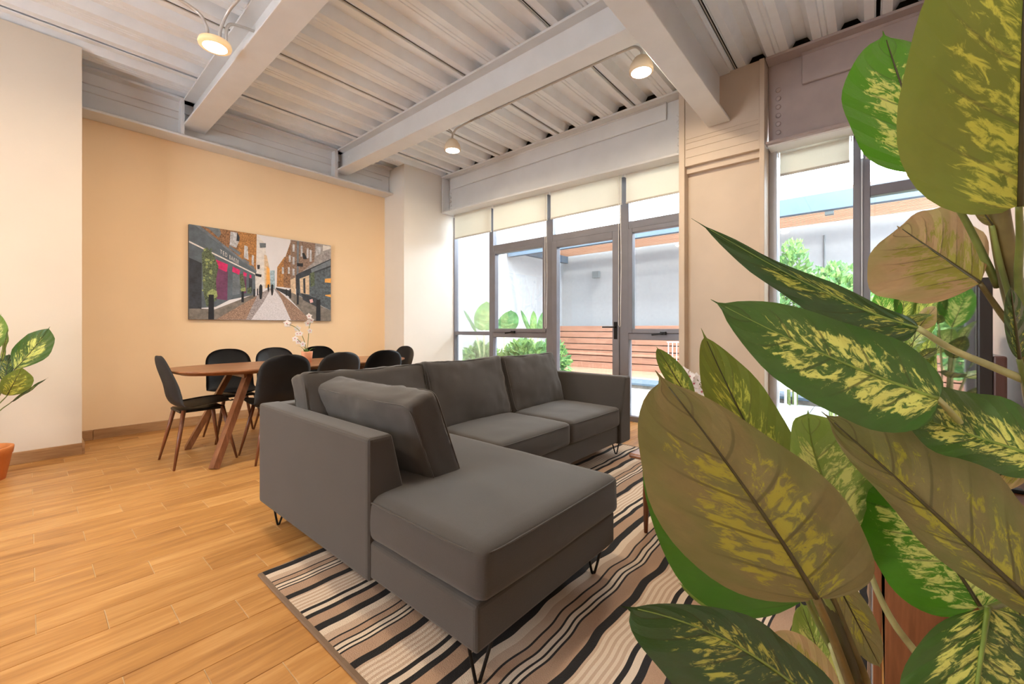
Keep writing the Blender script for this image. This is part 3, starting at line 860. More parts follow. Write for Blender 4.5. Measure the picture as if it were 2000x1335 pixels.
def back_cushion(c, w, h, axis, tilt, rz, seed):
    """loose boxed back cushion: knife corners, crowned faces, piped seams on both faces"""
    d = 0.145
    bm = soft_box(w, d, h, 0.022, (0.0, 0.042, 0.012), (26, 8, 20), 0.0)
    for v in bm.verts:
        x, y, z = v.co.x / (w / 2), v.co.y / (d / 2), v.co.z / (h / 2)
        e = max(abs(x), abs(z))
        v.co.z += 0.016 * (x * x) * (1 if z > 0 else -0.3) * abs(z) ** 3
        v.co.x += 0.012 * (1 if x > 0 else -1) * abs(x) ** 3 * abs(z) ** 4
        g = mnoise.noise(Vector((x * 1.8 + seed, z * 1.6, y))) * 0.010 + mnoise.noise(Vector((x * 9 + seed, z * 3.2, y * 2))) * 0.006 * (0.35 + e) + mnoise.noise(Vector((x * 3, z * 11 + seed, y * 2))) * 0.004 * (0.3 + e)
        v.co += Vector((0.3 * g * (1 if x > 0 else -1) * abs(x), g * (1 if y > 0 else -1), g * 0.6))
    mtx = Matrix.Translation(Vector(c)) @ Matrix.Rotation(rz, 4, 'Z') @ (Matrix.Rotation(PI / 2, 4, 'Z') if axis == 'y' else Matrix.Identity(4)) @ Matrix.Rotation(-tilt, 4, 'X')
    xf(bm, mtx)
    cu_ = sp('back_cushion', bm, smooth=True)
    for s in (-1, 1):
        pts = []
        W, H_ = w / 2 - 0.002, h / 2 - 0.002
        for k in range(97):
            t = 2 * PI * k / 96
            cx_ = math.copysign(abs(math.cos(t)) ** 0.16, math.cos(t)); cz_ = math.copysign(abs(math.sin(t)) ** 0.16, math.sin(t))
            pts.append(mtx @ Vector((cx_ * W * (1 + .012 * abs(cz_) ** 4), s * (d / 2 - 0.006), cz_ * H_ + 0.016 * cx_ * cx_ * (1 if cz_ > 0 else -.3) * abs(cz_) ** 3)))
        sb = B(); tube(sb, pts, 0.0035, 5, False); sp('piping', sb, smooth=True, parent=cu_)
back_cushion((1.275, 2.175, 0.605), 0.74, 0.42, 'x', TH, 0.0, 4)
back_cushion((2.005, 2.160, 0.612), 0.71, 0.42, 'x', TH, 0.01, 5)
back_cushion((2.725, 2.160, 0.612), 0.68, 0.42, 'x', TH, 0.03, 6)
back_cushion((1.105, 1.785, 0.578), 0.85, 0.41, 'y', math.radians(21), 0.0, 7)
for i, (x, y) in enumerate([(0.89, 2.42), (0.880, 0.885), (1.590, 0.905), (3.19, 1.62), (3.20, 2.42), (2.0, 2.42)]):
    bm = B()
    cx = 0.5 if x < 2 else -0.5
    a = (x - 0.030, y + 0.022, 0.134); b_ = (x + 0.030, y - 0.022, 0.134); f = (x - 0.010 * (1 if cx > 0 else -1), y, 0.018)
    tube(bm, curve_pts([a, (f[0] - 0.007, f[1] + 0.004, 0.020), (f[0], f[1], 0.0168 if x > 0.9 and i in (1, 2, 3) else 0.006), (f[0] + 0.007, f[1] - 0.004, 0.020), b_], 20), 0.0055, 7)
    sp('leg', bm, M['black_metal'], True)

# ------------------------------------------------------------------ coffee table
ct = thing('coffee_table', 'low walnut coffee table half hidden behind the big leaf', 'table', (2.38, 0.655, 0.0125))
bm = B(); box(bm, -0.41, 0.41, -0.275, 0.275, 0.395, 0.420, 0.010, 3); obj('table_top', bm, M['walnut'], ct)
for sx_, sy_ in ((-1, -1), (-1, 1), (1, -1), (1, 1)):
    bm = B(); tube(bm, [(sx_ * 0.32, sy_ * 0.214, 0.396), (sx_ * 0.312, sy_ * 0.224, 0.2), (sx_ * 0.31, sy_ * 0.226, 0.0)], [0.017, 0.017, 0.010], 10); obj('leg', bm, M['leg_wood'], ct, True)
for sx_ in (-1, 1):
    bm = B(); tube(bm, [(sx_ * 0.31, -0.223, 0.16), (sx_ * 0.31, 0.223, 0.16)], 0.008, 8); obj('stretcher', bm, M['leg_wood'], ct, True)

# ------------------------------------------------------------------ dining table and chairs
dt = thing('dining_table', 'long walnut dining table with rounded ends and slanted legs', 'table', (1.735, 4.15, 0))
bm = B(); N = 56; ra = []
def outline(a, b, z, e=3.2):
    return [bm.verts.new((math.copysign(abs(math.cos(t)) ** (2 / e), math.cos(t)) * a, math.copysign(abs(math.sin(t)) ** (2 / e), math.sin(t)) * b, z)) for t in [2 * PI * k / N for k in range(N)]]
R = [outline(0.96, 0.38, 0.690), outline(1.025, 0.436, 0.714), outline(1.03, 0.44, 0.722), outline(1.027, 0.437, 0.730)]
for a, b_ in zip(R, R[1:]):
    for k in range(N): bm.faces.new((a[k], a[(k + 1) % N], b_[(k + 1) % N], b_[k]))
bm.faces.new(R[0][::-1]); bm.faces.new(R[-1])
obj('table_top', bm, M['walnut'], dt)
for sx_ in (-1, 1):
    for sy_ in (-1, 1):
        bm = B(); ex = 0.0 if sx_ < 0 else 0.17
        bar(bm, (sx_ * 0.535 + ex, sy_ * 0.215, 0.690), (sx_ * 0.825 + ex, sy_ * 0.40, 0.0), 0.075, 0.042, (sx_, sy_ * 0.2, 0))
        obj('leg', bm, M['walnut_z'], dt)
    bm = B(); box(bm, sx_ * 0.55 - 0.03, sx_ * 0.55 + 0.03, -0.25, 0.25, 0.65, 0.69); obj('cross_rail', bm, M['walnut'], dt)

def shell_bm():
    prof = curve_pts([(0.225, 0, 0.438), (0.205, 0, 0.455), (0.08, 0, 0.452), (-0.07, 0, 0.440), (-0.150, 0, 0.452), (-0.195, 0, 0.52), (-0.214, 0, 0.62), (-0.248, 0, 0.74), (-0.262, 0, 0.80), (-0.268, 0, 0.840), (-0.266, 0, 0.848)], 40)
    n = len(prof); L = [0]
    for a, b_ in zip(prof, prof[1:]): L.append(L[-1] + (b_ - a).length)
    bm = B(); rows = []; m_ = 12
    for i, p in enumerate(prof):
        s = L[i] / L[-1]
        w = 0.205 + 0.012 * math.sin(PI * min(1, s / 0.5)) - 0.012 * max(0, (s - 0.55)) / 0.45
        for e0, ln in ((0.0, 0.10), (1.0, 0.20)):
            dd = abs(s - e0) / ln
            if dd < 1: w *= (1 - (1 - dd) ** 2.6) ** (1 / 2.6)
        w = max(w, 0.03)
        bk = max(0.0, min(1.0, (s - 0.40) / 0.2))
        row = []
        for j in range(-m_ // 2, m_ // 2 + 1):
            q = j / (m_ / 2)
            up = 0.022 * abs(q) ** 3 * (1 - bk); fw = 0.050 * abs(q) ** 2.4 * bk * (1 - 0.5 * max(0, s - 0.6) / 0.4)
            row.append(bm.verts.new((p.x + fw, q * w, p.z + up)))
        rows.append(row)
    for a, b_ in zip(rows, rows[1:]):
        for j in range(m_): bm.faces.new((a[j], b_[j], b_[j + 1], a[j + 1]))
    bmesh.ops.solidify(bm, geom=bm.faces[:], thickness=0.032)
    bmesh.ops.recalc_face_normals(bm, faces=bm.faces)
    return bm
def make_chair(label):
    t = thing('dining_chair', label, 'chair', group='black dining chairs around the walnut table')
    obj('seat_shell', shell_bm(), M['black_seat'], t, True)
    bm = B(); box(bm, -0.15, 0.15, -0.13, 0.13, 0.405, 0.425, 0.005); obj('seat_frame', bm, M['black_metal'], t)
    for fx, fy, tx, ty in ((-0.205, 0.214, -0.125, 0.125), (-0.205, -0.214, -0.125, -0.125), (0.205, 0.215, 0.13, 0.125), (0.205, -0.215, 0.13, -0.125)):
        bm = B(); tube(bm, [(tx, ty, 0.425), ((fx + tx) / 2, (fy + ty) / 2, 0.21), (fx, fy, 0.0)], [0.016, 0.0135, 0.008], 10)
        obj('leg', bm, M['leg_wood'], t, True)
    return t
c0 = make_chair('black dining chair at the left head of the walnut table, seen from its side')
c0.location = (0.90, 4.14, 0); c0.rotation_euler = (0, 0, 0.04)
for x, y, rz, lab in [
    (1.325, 4.72, -PI / 2, 'black dining chair against the yellow wall, on the far side, nearest the left table end'),
    (1.76, 4.70, -PI / 2 + 0.03, 'middle black dining chair of the far side, left of the table orchid'),
    (2.22, 4.70, -PI / 2 - 0.03, 'black dining chair on the far side, just right of the table orchid'),
    (1.355, 3.78, PI / 2 - 0.02, 'front black dining chair seen from behind, nearest the slanted table leg'),
    (1.805, 3.79, PI / 2 + 0.02, 'middle black dining chair of the near side, its back above the sofa cushions'),
    (2.255, 3.79, PI / 2 - 0.02, 'black dining chair on the near side, closest to the white wall corner'),
    (2.66, 4.16, PI, 'black dining chair at the far right head of the walnut table')]:
    dup(c0, (x, y, 0), rz, lab)

# ------------------------------------------------------------------ picture on the wall
PY = 5.562
pc = thing('canvas_picture', 'wide canvas print of a cobbled shopping street on the yellow wall', 'picture', (1.90, YL, 1.15))
bm = B(); x0, x1, z0, z1 = 1.127, 2.683, 1.152, 2.176
box(bm, x0 - 1.90, x1 - 1.90, PY + 0.002 - YL, -0.001, z0 - 1.15, z1 - 1.15, 0.002, 1)
obj('canvas', bm, paint('canvas_edge', (0.05, 0.05, 0.055), 0.7, 0.1), pc)
def hom(src, dst):
    """projective map of four points (used to straighten the print)"""
    A = []; b_ = []
    for (x, y), (X, Y) in zip(src, dst):
        A.append([x, y, 1, 0, 0, 0, -X * x, -X * y]); b_.append(X)
        A.append([0, 0, 0, x, y, 1, -Y * x, -Y * y]); b_.append(Y)
    n = 8
    for i in range(n):
        p = max(range(i, n), key=lambda r: abs(A[r][i])); A[i], A[p] = A[p], A[i]; b_[i], b_[p] = b_[p], b_[i]
        for r in range(n):
            if r != i:
                f = A[r][i] / A[i][i]
                for c in range(i, n): A[r][c] -= f * A[i][c]
                b_[r] -= f * b_[i]
    h = [b_[i] / A[i][i] for i in range(n)]
    return lambda x, y: ((h[0] * x + h[1] * y + h[2]) / (h[6] * x + h[7] * y + 1), (h[3] * x + h[4] * y + h[5]) / (h[6] * x + h[7] * y + 1))
HM = hom([(115, 92), (1795, 375), (1800, 1265), (120, 1225)], [(x0, z1), (x1, z1), (x1, z0), (x0, z0)])
PM = {}
def pmat(c, var=0.25, sc_=40, stretch=(1, 1, 1)):
    key = (c, var, sc_, stretch)
    if key not in PM:
        m, nt, b = new_mat('print')
        co = nd(nt, 'TexCoord').outputs['Object']
        mp = nd(nt, 'Mapping', Vector=co, Scale=stretch).outputs[0]
        n = nd(nt, 'TexNoise', Vector=mp, Scale=float(sc_), Detail=5.0, Roughness=0.7).outputs[0]
        nt.links.new(ramp(nt, n, [(0.32, tuple(x * (1 - var) for x in c)), (0.68, tuple(min(1, x * (1 + var)) for x in c))]), b.inputs['Base Color'])
        b.inputs['Roughness'].default_value = 0.6
        PM[key] = m
    return PM[key]
pbm, pmats, layer = B(), [], [0]
def poly(pts, m):
    if m not in pmats: pmats.append(m)
    layer[0] += 1
    vs = []
    for x, y in pts:
        X, Z = HM(x, y)
        X = min(max(X, x0 + 0.001), x1 - 0.001); Z = min(max(Z, z0 + 0.001), z1 - 0.001)
        vs.append(pbm.verts.new((X - 1.90, PY - YL + 0.0015 - layer[0] * 0.00003, Z - 1.15)))
    f = pbm.faces.new(vs)
    f.material_index = pmats.index(m)
    f.normal_update()
    if f.normal.y > 0: f.normal_flip()
SKY = pmat((0.74, 0.74, 0.78), 0.03, 6)
BRK = pmat((0.27, 0.14, 0.07), 0.75, 70); BRK2 = pmat((0.42, 0.20, 0.065), 0.6, 70); BRD = pmat((0.25, 0.17, 0.13), 0.6, 55)
SHP = pmat((0.105, 0.135, 0.165), 0.25, 12); SHD = pmat((0.035, 0.042, 0.055), 0.4, 14); SHM = pmat((0.16, 0.19, 0.22), 0.3, 14)
WHT = pmat((0.72, 0.70, 0.68), 0.15, 30); PNK = pmat((0.62, 0.02, 0.14), 0.25, 20); PUR = pmat((0.16, 0.05, 0.12), 0.3, 12)
COB = pmat((0.36, 0.32, 0.33), 0.75, 75, (1, 1, 2.5)); COW = pmat((0.68, 0.66, 0.70), 0.25, 60, (1, 1, 2.5)); COR = pmat((0.34, 0.22, 0.16), 0.8, 75, (1, 1, 2.5))
PAV = pmat((0.20, 0.18, 0.16), 0.35, 20); BLK = pmat((0.012, 0.015, 0.022), 0.3, 20); GRN = pmat((0.10, 0.135, 0.075), 0.9, 90); GRL = pmat((0.30, 0.36, 0.14), 0.6, 80)
ORG = pmat((0.85, 0.42, 0.10), 0.2, 20); CRM = pmat((0.66, 0.50, 0.34), 0.3, 30); GRY = pmat((0.33, 0.31, 0.31), 0.4, 40); WIN = pmat((0.52, 0.54, 0.58), 0.4, 40)
poly([(110, 85), (1800, 370), (1805, 1270), (115, 1230)], SKY)
poly([(420, 1235), (900, 960), (1080, 870), (1140, 870), (1560, 1262)], COB)
poly([(860, 1240), (1000, 1040), (1085, 890), (1130, 880), (1230, 1020), (1330, 1250)], COW)
poly([(430, 1235), (880, 975), (930, 960), (860, 1100), (800, 1235)], COR)
poly([(1330, 1250), (1200, 960), (1150, 870), (1580, 1262)], COR)
poly([(115, 1230), (115, 1090), (430, 1110), (910, 930), (910, 965), (440, 1235)], PAV)
# far buildings
poly([(920, 225), (930, 225), (1010, 330), (1035, 460), (1045, 760), (1085, 860), (900, 900)], WHT)
poly([(955, 330), (1030, 335), (1030, 385), (960, 390)], SHM)
poly([(1010, 470), (1040, 480), (1075, 640), (1085, 850), (1020, 870)], CRM)
poly([(1040, 600), (1075, 640), (1085, 850), (1035, 860)], ORG)
poly([(1080, 660), (1135, 655), (1140, 870), (1085, 870)], pmat((0.35, 0.48, 0.56), 0.4, 40))
poly([(1165, 620), (1250, 500), (1275, 500), (1280, 860), (1160, 850)], BRK2)
poly([(1240, 560), (1330, 300), (1400, 315), (1400, 880), (1240, 860)], BRK)
poly([(1320, 300), (1610, 345), (1600, 760), (1390, 800), (1320, 860)], BRD)
poly([(1395, 315), (1420, 318), (1415, 760), (1395, 780)], SHM)
for x, a, b_ in ((1345, 350, 440), (1345, 500, 590), (1440, 370, 500), (1510, 400, 520), (1545, 420, 560), (1300, 480, 560), (1290, 620, 700), (1220, 620, 700), (1345, 640, 720)):
    poly([(x, a), (x + 24, a + 4), (x + 24, b_), (x, b_)], WIN)
poly([(1610, 345), (1795, 378), (1795, 540), (1400, 730), (1600, 560)], GRY)
poly([(1625, 380), (1680, 390), (1670, 470), (1615, 500)], WIN); poly([(1700, 370), (1790, 385), (1795, 410), (1700, 440)], WHT)
poly([(1410, 700), (1795, 530), (1795, 640), (1420, 760)], SHD)
poly([(1420, 760), (1795, 630), (1800, 1140), (1640, 1060), (1420, 960)], pmat((0.09, 0.115, 0.135), 0.6, 30))
poly([(1560, 650), (1790, 545), (1790, 610), (1570, 690)], SHM)
poly([(1430, 760), (1540, 720), (1545, 950), (1440, 930)], CRM); poly([(1470, 760), (1495, 752), (1500, 940), (1475, 930)], SHD)
poly([(1725, 765), (1800, 760), (1800, 815), (1725, 808)], ORG); poly([(1730, 955), (1800, 950), (1800, 985), (1730, 965)], ORG)
poly([(1320, 770), (1380, 745), (1385, 960), (1330, 940)], CRM)
poly([(1385, 715), (1420, 700), (1425, 960), (1390, 950)], SHD)
poly([(1330, 920), (1800, 1140), (1800, 1265), (1560, 1262), (1300, 980)], PAV)
poly([(1450, 930), (1640, 1000), (1640, 1100), (1470, 1010)], SHD)
poly([(1150, 860), (1330, 900), (1330, 985), (1150, 880)], SHD)
# left side of the street
poly([(240, 108), (920, 225), (915, 690), (560, 420), (200, 130)], BRK)
poly([(700, 190), (920, 225), (915, 690), (700, 520)], BRK2)
poly([(270, 115), (480, 155), (500, 215), (470, 260), (350, 150)], SHM)
poly([(610, 190), (690, 205), (715, 300), (680, 385), (600, 350)], WIN)
poly([(690, 200), (720, 260), (715, 310), (680, 300)], SHD)
poly([(595, 350), (730, 440), (720, 475), (590, 385)], SHM)
poly([(775, 355), (815, 370), (825, 530), (770, 500)], WIN); poly([(765, 505), (835, 560), (832, 580), (765, 530)], SHM)
poly([(865, 470), (888, 480), (888, 600), (862, 580)], WIN); poly([(855, 590), (895, 615), (895, 635), (855, 610)], SHM)
poly([(110, 90), (210, 105), (920, 670), (905, 720), (115, 310)], SHP)
poly([(180, 100), (250, 112), (920, 655), (920, 675)], SHM)
poly([(115, 290), (905, 690), (905, 705), (115, 310)], WHT)
poly([(115, 310), (905, 705), (910, 940), (600, 1000), (440, 1080), (115, 1100)], SHP)
poly([(115, 490), (270, 560), (270, 1100), (115, 1095)], SHD)
poly([(430, 600), (580, 660), (575, 1005), (440, 985)], PUR); poly([(640, 690), (725, 710), (725, 930), (635, 945)], SHM)
poly([(760, 720), (800, 735), (800, 920), (765, 925)], PUR); poly([(830, 740), (870, 755), (870, 900), (830, 910)], SHD)
poly([(430, 515), (582, 580), (570, 660), (560, 668), (425, 600)], PNK); poly([(638, 605), (728, 650), (715, 705), (632, 665)], PNK)
poly([(765, 668), (806, 688), (800, 730), (765, 715)], PNK); poly([(838, 700), (862, 712), (858, 748), (838, 742)], PNK)
# climbing plant, bollards, people, lamps
rr = random.Random(3)
poly([(270, 440), (330, 370), (420, 480), (470, 600), (440, 760), (450, 1000), (330, 1080), (290, 900), (280, 640)], GRN)
for i in range(46):
    t = rr.random(); cx = 345 + rr.uniform(-75, 85) * (0.6 + 0.5 * t); cy = 390 + 560 * t; r_ = rr.uniform(10, 22)
    poly([(cx + r_ * math.cos(a), cy + r_ * math.sin(a)) for a in (0.3, 1.6, 2.9, 4.0, 5.2)], GRL if i % 3 == 0 else GRN)
poly([(340, 900), (400, 865), (450, 895), (460, 960), (400, 990), (345, 960)], GRL)
poly([(720, 700), (760, 690), (790, 860), (740, 880), (725, 800)], GRN); poly([(730, 870), (790, 855), (795, 900), (735, 900)], GRL)
poly([(810, 860), (860, 850), (862, 925), (815, 930)], GRN)
for x, a, b_, w_ in ((385, 935, 1228, 34), (757, 900, 1030, 15), (893, 875, 962, 9), (933, 870, 950, 7), (1408, 930, 1065, 12), (1318, 880, 990, 9), (1272, 880, 960, 6), (1650, 1010, 1258, 26)):
    poly([(x - w_, b_), (x - w_ * .9, a), (x + w_ * .9, a), (x + w_, b_)], BLK)
for x, y, s in ((970, 840, 1.2), (1105, 835, 0.9), (1060, 830, 0.6)):
    poly([(x - 14 * s, y), (x, y - 20 * s), (x + 16 * s, y), (x + 18 * s, y + 70 * s), (x + 8 * s, y + 130 * s), (x - 8 * s, y + 130 * s), (x - 18 * s, y + 60 * s)], BLK)
poly([(925, 590), (960, 590), (955, 640), (930, 640)], SHD); poly([(1455, 460), (1480, 455), (1515, 530), (1470, 530)], BLK)
poly([(1395, 575), (1468, 580), (1465, 620), (1398, 612)], BLK); poly([(905, 690), (980, 705), (975, 735), (910, 720)], BLK)
poly([(1550, 700), (1600, 680), (1605, 840), (1560, 860)], GRN); poly([(1545, 1010), (1580, 1000), (1590, 1040), (1555, 1050)], pmat((0.75, 0.45, 0.45), 0.2, 20))
pr = obj('print', pbm, pmats, pc)
# the shop sign's lettering in the print
cu = bpy.data.curves.new('sign', 'FONT'); cu.body = 'TED BAKER'; cu.size = 1.0; cu.space_character = 1.35
to = bpy.data.objects.new('sign', cu); COL.objects.link(to)
dg = bpy.context.evaluated_depsgraph_get()
tmesh = bpy.data.meshes.new_from_object(to.evaluated_get(dg))
bpy.data.objects.remove(to)
xs = [v.co.x for v in tmesh.vertices]; ysn = [v.co.y for v in tmesh.vertices]
xa, xb, ya, yb = min(xs), max(xs), min(ysn), max(ysn)
for v in tmesh.vertices:
    u_ = (v.co.x - xa) / (xb - xa); w_ = (v.co.y - ya) / (yb - ya)
    px = 487 + (708 - 487) * (u_ * 1.25 / (1 + 0.25 * u_)) ; top = 398 + (px - 487) * 0.61; bot = 446 + (px - 487) * 0.62
    X, Z = HM(px, bot + (top - bot) * w_)
    v.co = (X - 1.90, PY - YL - 0.0035, Z - 1.15)
tmesh.materials.append(WHT)
to = bpy.data.objects.new('lettering', tmesh); link(to, pc)

# ------------------------------------------------------------------ ceiling lamps
def lamp(loc, label, flat=False, lit=True):
    t = thing('ceiling_lamp', label, 'lamp', loc, group='warm ceiling lamps on bent conduit')
    bm = B()
    if flat: lathe(bm, [(0.0, 0.045), (0.05, 0.045), (0.098, 0.035), (0.104, 0.015), (0.10, 0.0), (0.075, -0.004)], n=32)
    else: lathe(bm, [(0.0, 0.13), (0.03, 0.128), (0.055, 0.11), (0.085, 0.06), (0.094, 0.02), (0.092, 0.0), (0.078, -0.003)], n=32)
    obj('lamp_body', bm, M['lamp_rim'] if flat else M['lamp_body'], t, True)
    bm = B(); lathe(bm, [(0.078, -0.003), (0.05, -0.010), (0.0, -0.013)], n=32); obj('diffuser', bm, M['lamp_face'], t, True)
    ld = bpy.data.lights.new('lamp_light', 'AREA'); ld.shape = 'DISK'; ld.size = 0.15; ld.energy = LAMP_POWER; ld.color = LAMP_COLOR; ld.spread = PI
    lo = bpy.data.objects.new('lamp_light', ld); link(lo, t); lo.location = (0, 0, -0.02)
    return t
L1 = lamp((0.887, 3.62, 3.10), 'round glowing ceiling lamp at the left, beside the left grey joist', True)
L2 = lamp((3.20, 1.40, 3.10), 'bell shaped glowing ceiling lamp near the main steel beam')
L3 = lamp((3.19, 3.66, 3.10), 'bell shaped glowing ceiling lamp near the white wall corner')
L4 = lamp((0.887, 1.42, 3.10), 'unseen ceiling lamp above the sofa, added to light the room')  # this lamp and the next two are added out of view as fill light
L5 = lamp((-1.45, 3.62, 3.10), 'unseen ceiling lamp in the rear of the room, added for warm fill')
L6 = lamp((-1.45, 1.42, 3.10), 'unseen ceiling lamp above the rear right of the room, added for warm fill')
def arm(t, pts, r=0.011):
    bm = B(); tube(bm, curve_pts(pts, 30), r, 8); obj('conduit', bm, M['conduit'], t, True)
arm(L1, [(0.03, 0.0, 0.04), (0.03, -0.02, 0.14), (0.06, -0.10, 0.25), (0.10, -0.35, 0.30), (0.10, -0.9, 0.31)])
arm(L1, [(-0.05, 0.0, 0.04), (-0.05, 0.02, 0.14), (-0.14, 0.06, 0.25), (-0.6, 0.06, 0.31), (-1.2, 0.06, 0.315)])
arm(L1, [(0.065, -0.02, 0.04), (0.066, -0.02, 0.15), (0.09, -0.03, 0.20), (0.16, -0.04, 0.215), (0.24, -0.05, 0.22)])
arm(L3, [(0, 0, 0.12), (0.0, 0, 0.17), (0.0, -0.06, 0.225), (0.0, -0.16, 0.235), (0.0, -0.30, 0.24)])
arm(L3, [(0, 0, 0.12), (0.0, 0, 0.18), (0.0, 0.03, 0.235), (0.0, 0.08, 0.27), (0.0, 0.12, 0.30)], 0.008)
arm(L2, [(0, 0, 0.12), (0.0, 0, 0.17), (0.0, 0.05, 0.225), (0.0, 0.13, 0.235), (0.0, 0.22, 0.24)])
bm = B(); tube(bm, [(3.20, 1.62, 3.340), (3.19, 3.36, 3.340)], 0.011, 8); cp = obj('conduit_run', bm, M['conduit'], None, True)
tag(cp, 'straight grey conduit linking the two bell shaped ceiling lamps', 'conduit')
cl = thing('conduit_clip', 'wire clip holding the conduit run, farthest from the column', 'clip', (3.195, 3.30, 3.352), group='wire clips along the conduit run')
bm = B(); tube(bm, [(-0.07, 0.0, 0.0), (-0.02, 0.01, 0.006), (0.02, -0.01, 0.0), (0.02, -0.01, 0.05)], 0.004, 5); tube(bm, [(-0.05, 0.03, -0.002), (0.0, 0, 0.012), (0.05, -0.03, 0.004)], 0.0035, 5)
obj('wire', bm, M['conduit'], cl)
nm = ['second', 'third', 'fourth', 'fifth', 'sixth']
for i in range(5):
    dup(cl, (3.195, 3.30 - (i + 1) * PITCH, 3.352), 0, 'wire clip on the conduit run, %s from the corner lamp' % nm[i])
sd = thing('smoke_detector', 'small white round detector on the deck above the middle joist end', 'detector', (3.18, 5.28, ZD - 0.03))
bm = B(); lathe(bm, [(0, 0.0), (0.035, 0.0), (0.05, 0.01), (0.055, 0.03)], n=20); obj('cover', bm, M['white_plastic'], sd, True)

# ------------------------------------------------------------------ television and its console
cs = thing('tv_console', 'dark walnut media console along the right wall', 'cabinet', (2.5, -0.21, 0))
bm = B(); box(bm, -1.0, -0.978, -0.205, 0.186, 0.06, 0.50, 0.002); box(bm, 0.978, 1.0, -0.205, 0.186, 0.06, 0.50, 0.002)
box(bm, -0.978, 0.978, -0.205, 0.186, 0.06, 0.08); box(bm, -0.978, 0.978, -0.205, -0.19, 0.08, 0.478); obj('carcass', bm, M['walnut_z'], cs)
bm = B(); box(bm, -1.0, 1.0, -0.205, 0.21, 0.50, 0.522, 0.002); obj('cabinet_top', bm, M['walnut'], cs)
bm = B(); box(bm, -0.96, 0.96, -0.18, 0.16, 0.0, 0.06); obj('plinth', bm, M['walnut'], cs)
for i in range(4):
    bm = B(); xa = -0.998 + i * 0.5; box(bm, xa, xa + 0.494, 0.192, 0.210, 0.065, 0.495, 0.002); d = obj('door', bm, M['walnut_z'], cs)
    bm = B(); xh = xa + (0.45 if i % 2 == 0 else 0.044); box(bm, xh - 0.006, xh + 0.006, 0.210, 0.226, 0.36, 0.45, 0.003); obj('handle', bm, M['black_metal'], d)
tv = thing('television', 'flat dark television edge on, its screen mirroring green leaves', 'television', (2.51, -0.27, 0.523))
bm = B(); box(bm, -0.555, 0.555, -0.012, 0.020, 0.06, 0.695, 0.004); obj('housing', bm, M['tv_black'], tv)
bm = B(); box(bm, -0.552, 0.552, -0.042, -0.012, 0.06, 0.45, 0.006); obj('back_cover', bm, M['tv_side'], tv)
bm = B(); box(bm, -0.545, 0.545, 0.020, 0.0215, 0.075, 0.687); obj('screen', bm, M['screen'], tv)
for s in (-1, 1):
    bm = B(); box(bm, s * 0.40 - 0.015, s * 0.40 + 0.015, -0.10, 0.12, 0.0, 0.012, 0.003); box(bm, s * 0.40 - 0.012, s * 0.40 + 0.012, -0.008, 0.012, 0.012, 0.06); obj('foot', bm, M['black_metal'], tv)
# ------------------------------------------------------------------ plants
CAMP = Vector((0, 0, CAM_H))
def leaf_geo(base, tip, left, right, mid=None, a=0.45, b=0.85, ruffle=0.0, curl=0.0, lobe=0.0, seed=0, show=None, n=26, hm=7):
    """blade between base and tip; left and right are the widest points of its margin"""
    base, tip, left, right = map(Vector, (base, tip, left, right))
    sp_ = a / (a + b)
    c = (base + tip) / 2 if mid is None else Vector(mid)
    ctl = c * 2 - (base + tip) / 2
    C = lambda s: base * (1 - s) ** 2 + ctl * 2 * s * (1 - s) + tip * s * s
    wl, wr = left - C(sp_), right - C(sp_)
    pk = sp_ ** a * (1 - sp_) ** b
    ax = (tip - base).normalized()
    nrm = (wr - wl).cross(ax).normalized()
    if show and nrm.dot(CAMP - C(0.4)) * (1 if show == 'top' else -1) < 0: flip = True
    else: flip = False
    if show is None and nrm.z < 0: flip = True
    vn = nrm * (1 if nrm.dot(CAMP - C(0.4)) > 0 else -1)
    bm = B(); uvl = bm.loops.layers.uv.new('UVMap'); rows = []; uvs = {}
    for i in range(n + 1):
        s = i / n
        s = 0.5 - 0.5 * math.cos(PI * s)
        s = min(max(s, 0.0008), 0.9995)
        e = min(s / 0.95, 1.0)
        w = (e ** a) * ((1 - e) ** b) / pk
        if s > 0.82: w = max(w, 0.085 * ((1 - s) / 0.18) ** 0.8)
        row = []
        for j in range(-hm, hm + 1):
            q = j / hm
            sv = wl if q < 0 else wr
            p = C(s) + sv * abs(q) * w
            p -= ax * lobe * abs(q) ** 1.5 * (1 - s) ** 4
            p += nrm * (curl * q * q * w)
            if ruffle:
                p += nrm * ruffle * abs(q) ** 1.5 * math.sin(s * 13 + seed * 1.7 + (1.9 if q > 0 else 0)) * min(1, w * 1.4)
                p += nrm * ruffle * 0.35 * mnoise.noise(Vector((s * 9, q * 3, seed)))
            v = bm.verts.new(p); uvs[v] = (s, 0.5 + 0.5 * q); row.append(v)
        rows.append(row)
    for r0, r1 in zip(rows, rows[1:]):
        for j in range(2 * hm):
            f = (r0[j], r0[j + 1], r1[j + 1], r1[j])
            fc = bm.faces.new(f if not flip else f[::-1])
            for lp in fc.loops: lp[uvl].uv = uvs[lp.vert]
    rib = [C((i / 14) ** 1.1 * 0.93) + vn * 0.0008 for i in range(15)]
    # make sure the front of the face is the top side
    f0 = bm.faces[:] and None
    bm.faces.ensure_lookup_table(); bm.normal_update()
    fm = bm.faces[len(bm.faces) // 2 + hm]
    want = None
    if show: want = (1 if show == 'top' else -1) * (1 if fm.normal.dot(CAMP - fm.calc_center_median()) > 0 else -1)
    else: want = 1 if fm.normal.z > 0 else -1
    if want < 0:
        bmesh.ops.reverse_faces(bm, faces=bm.faces[:])
    return bm, rib

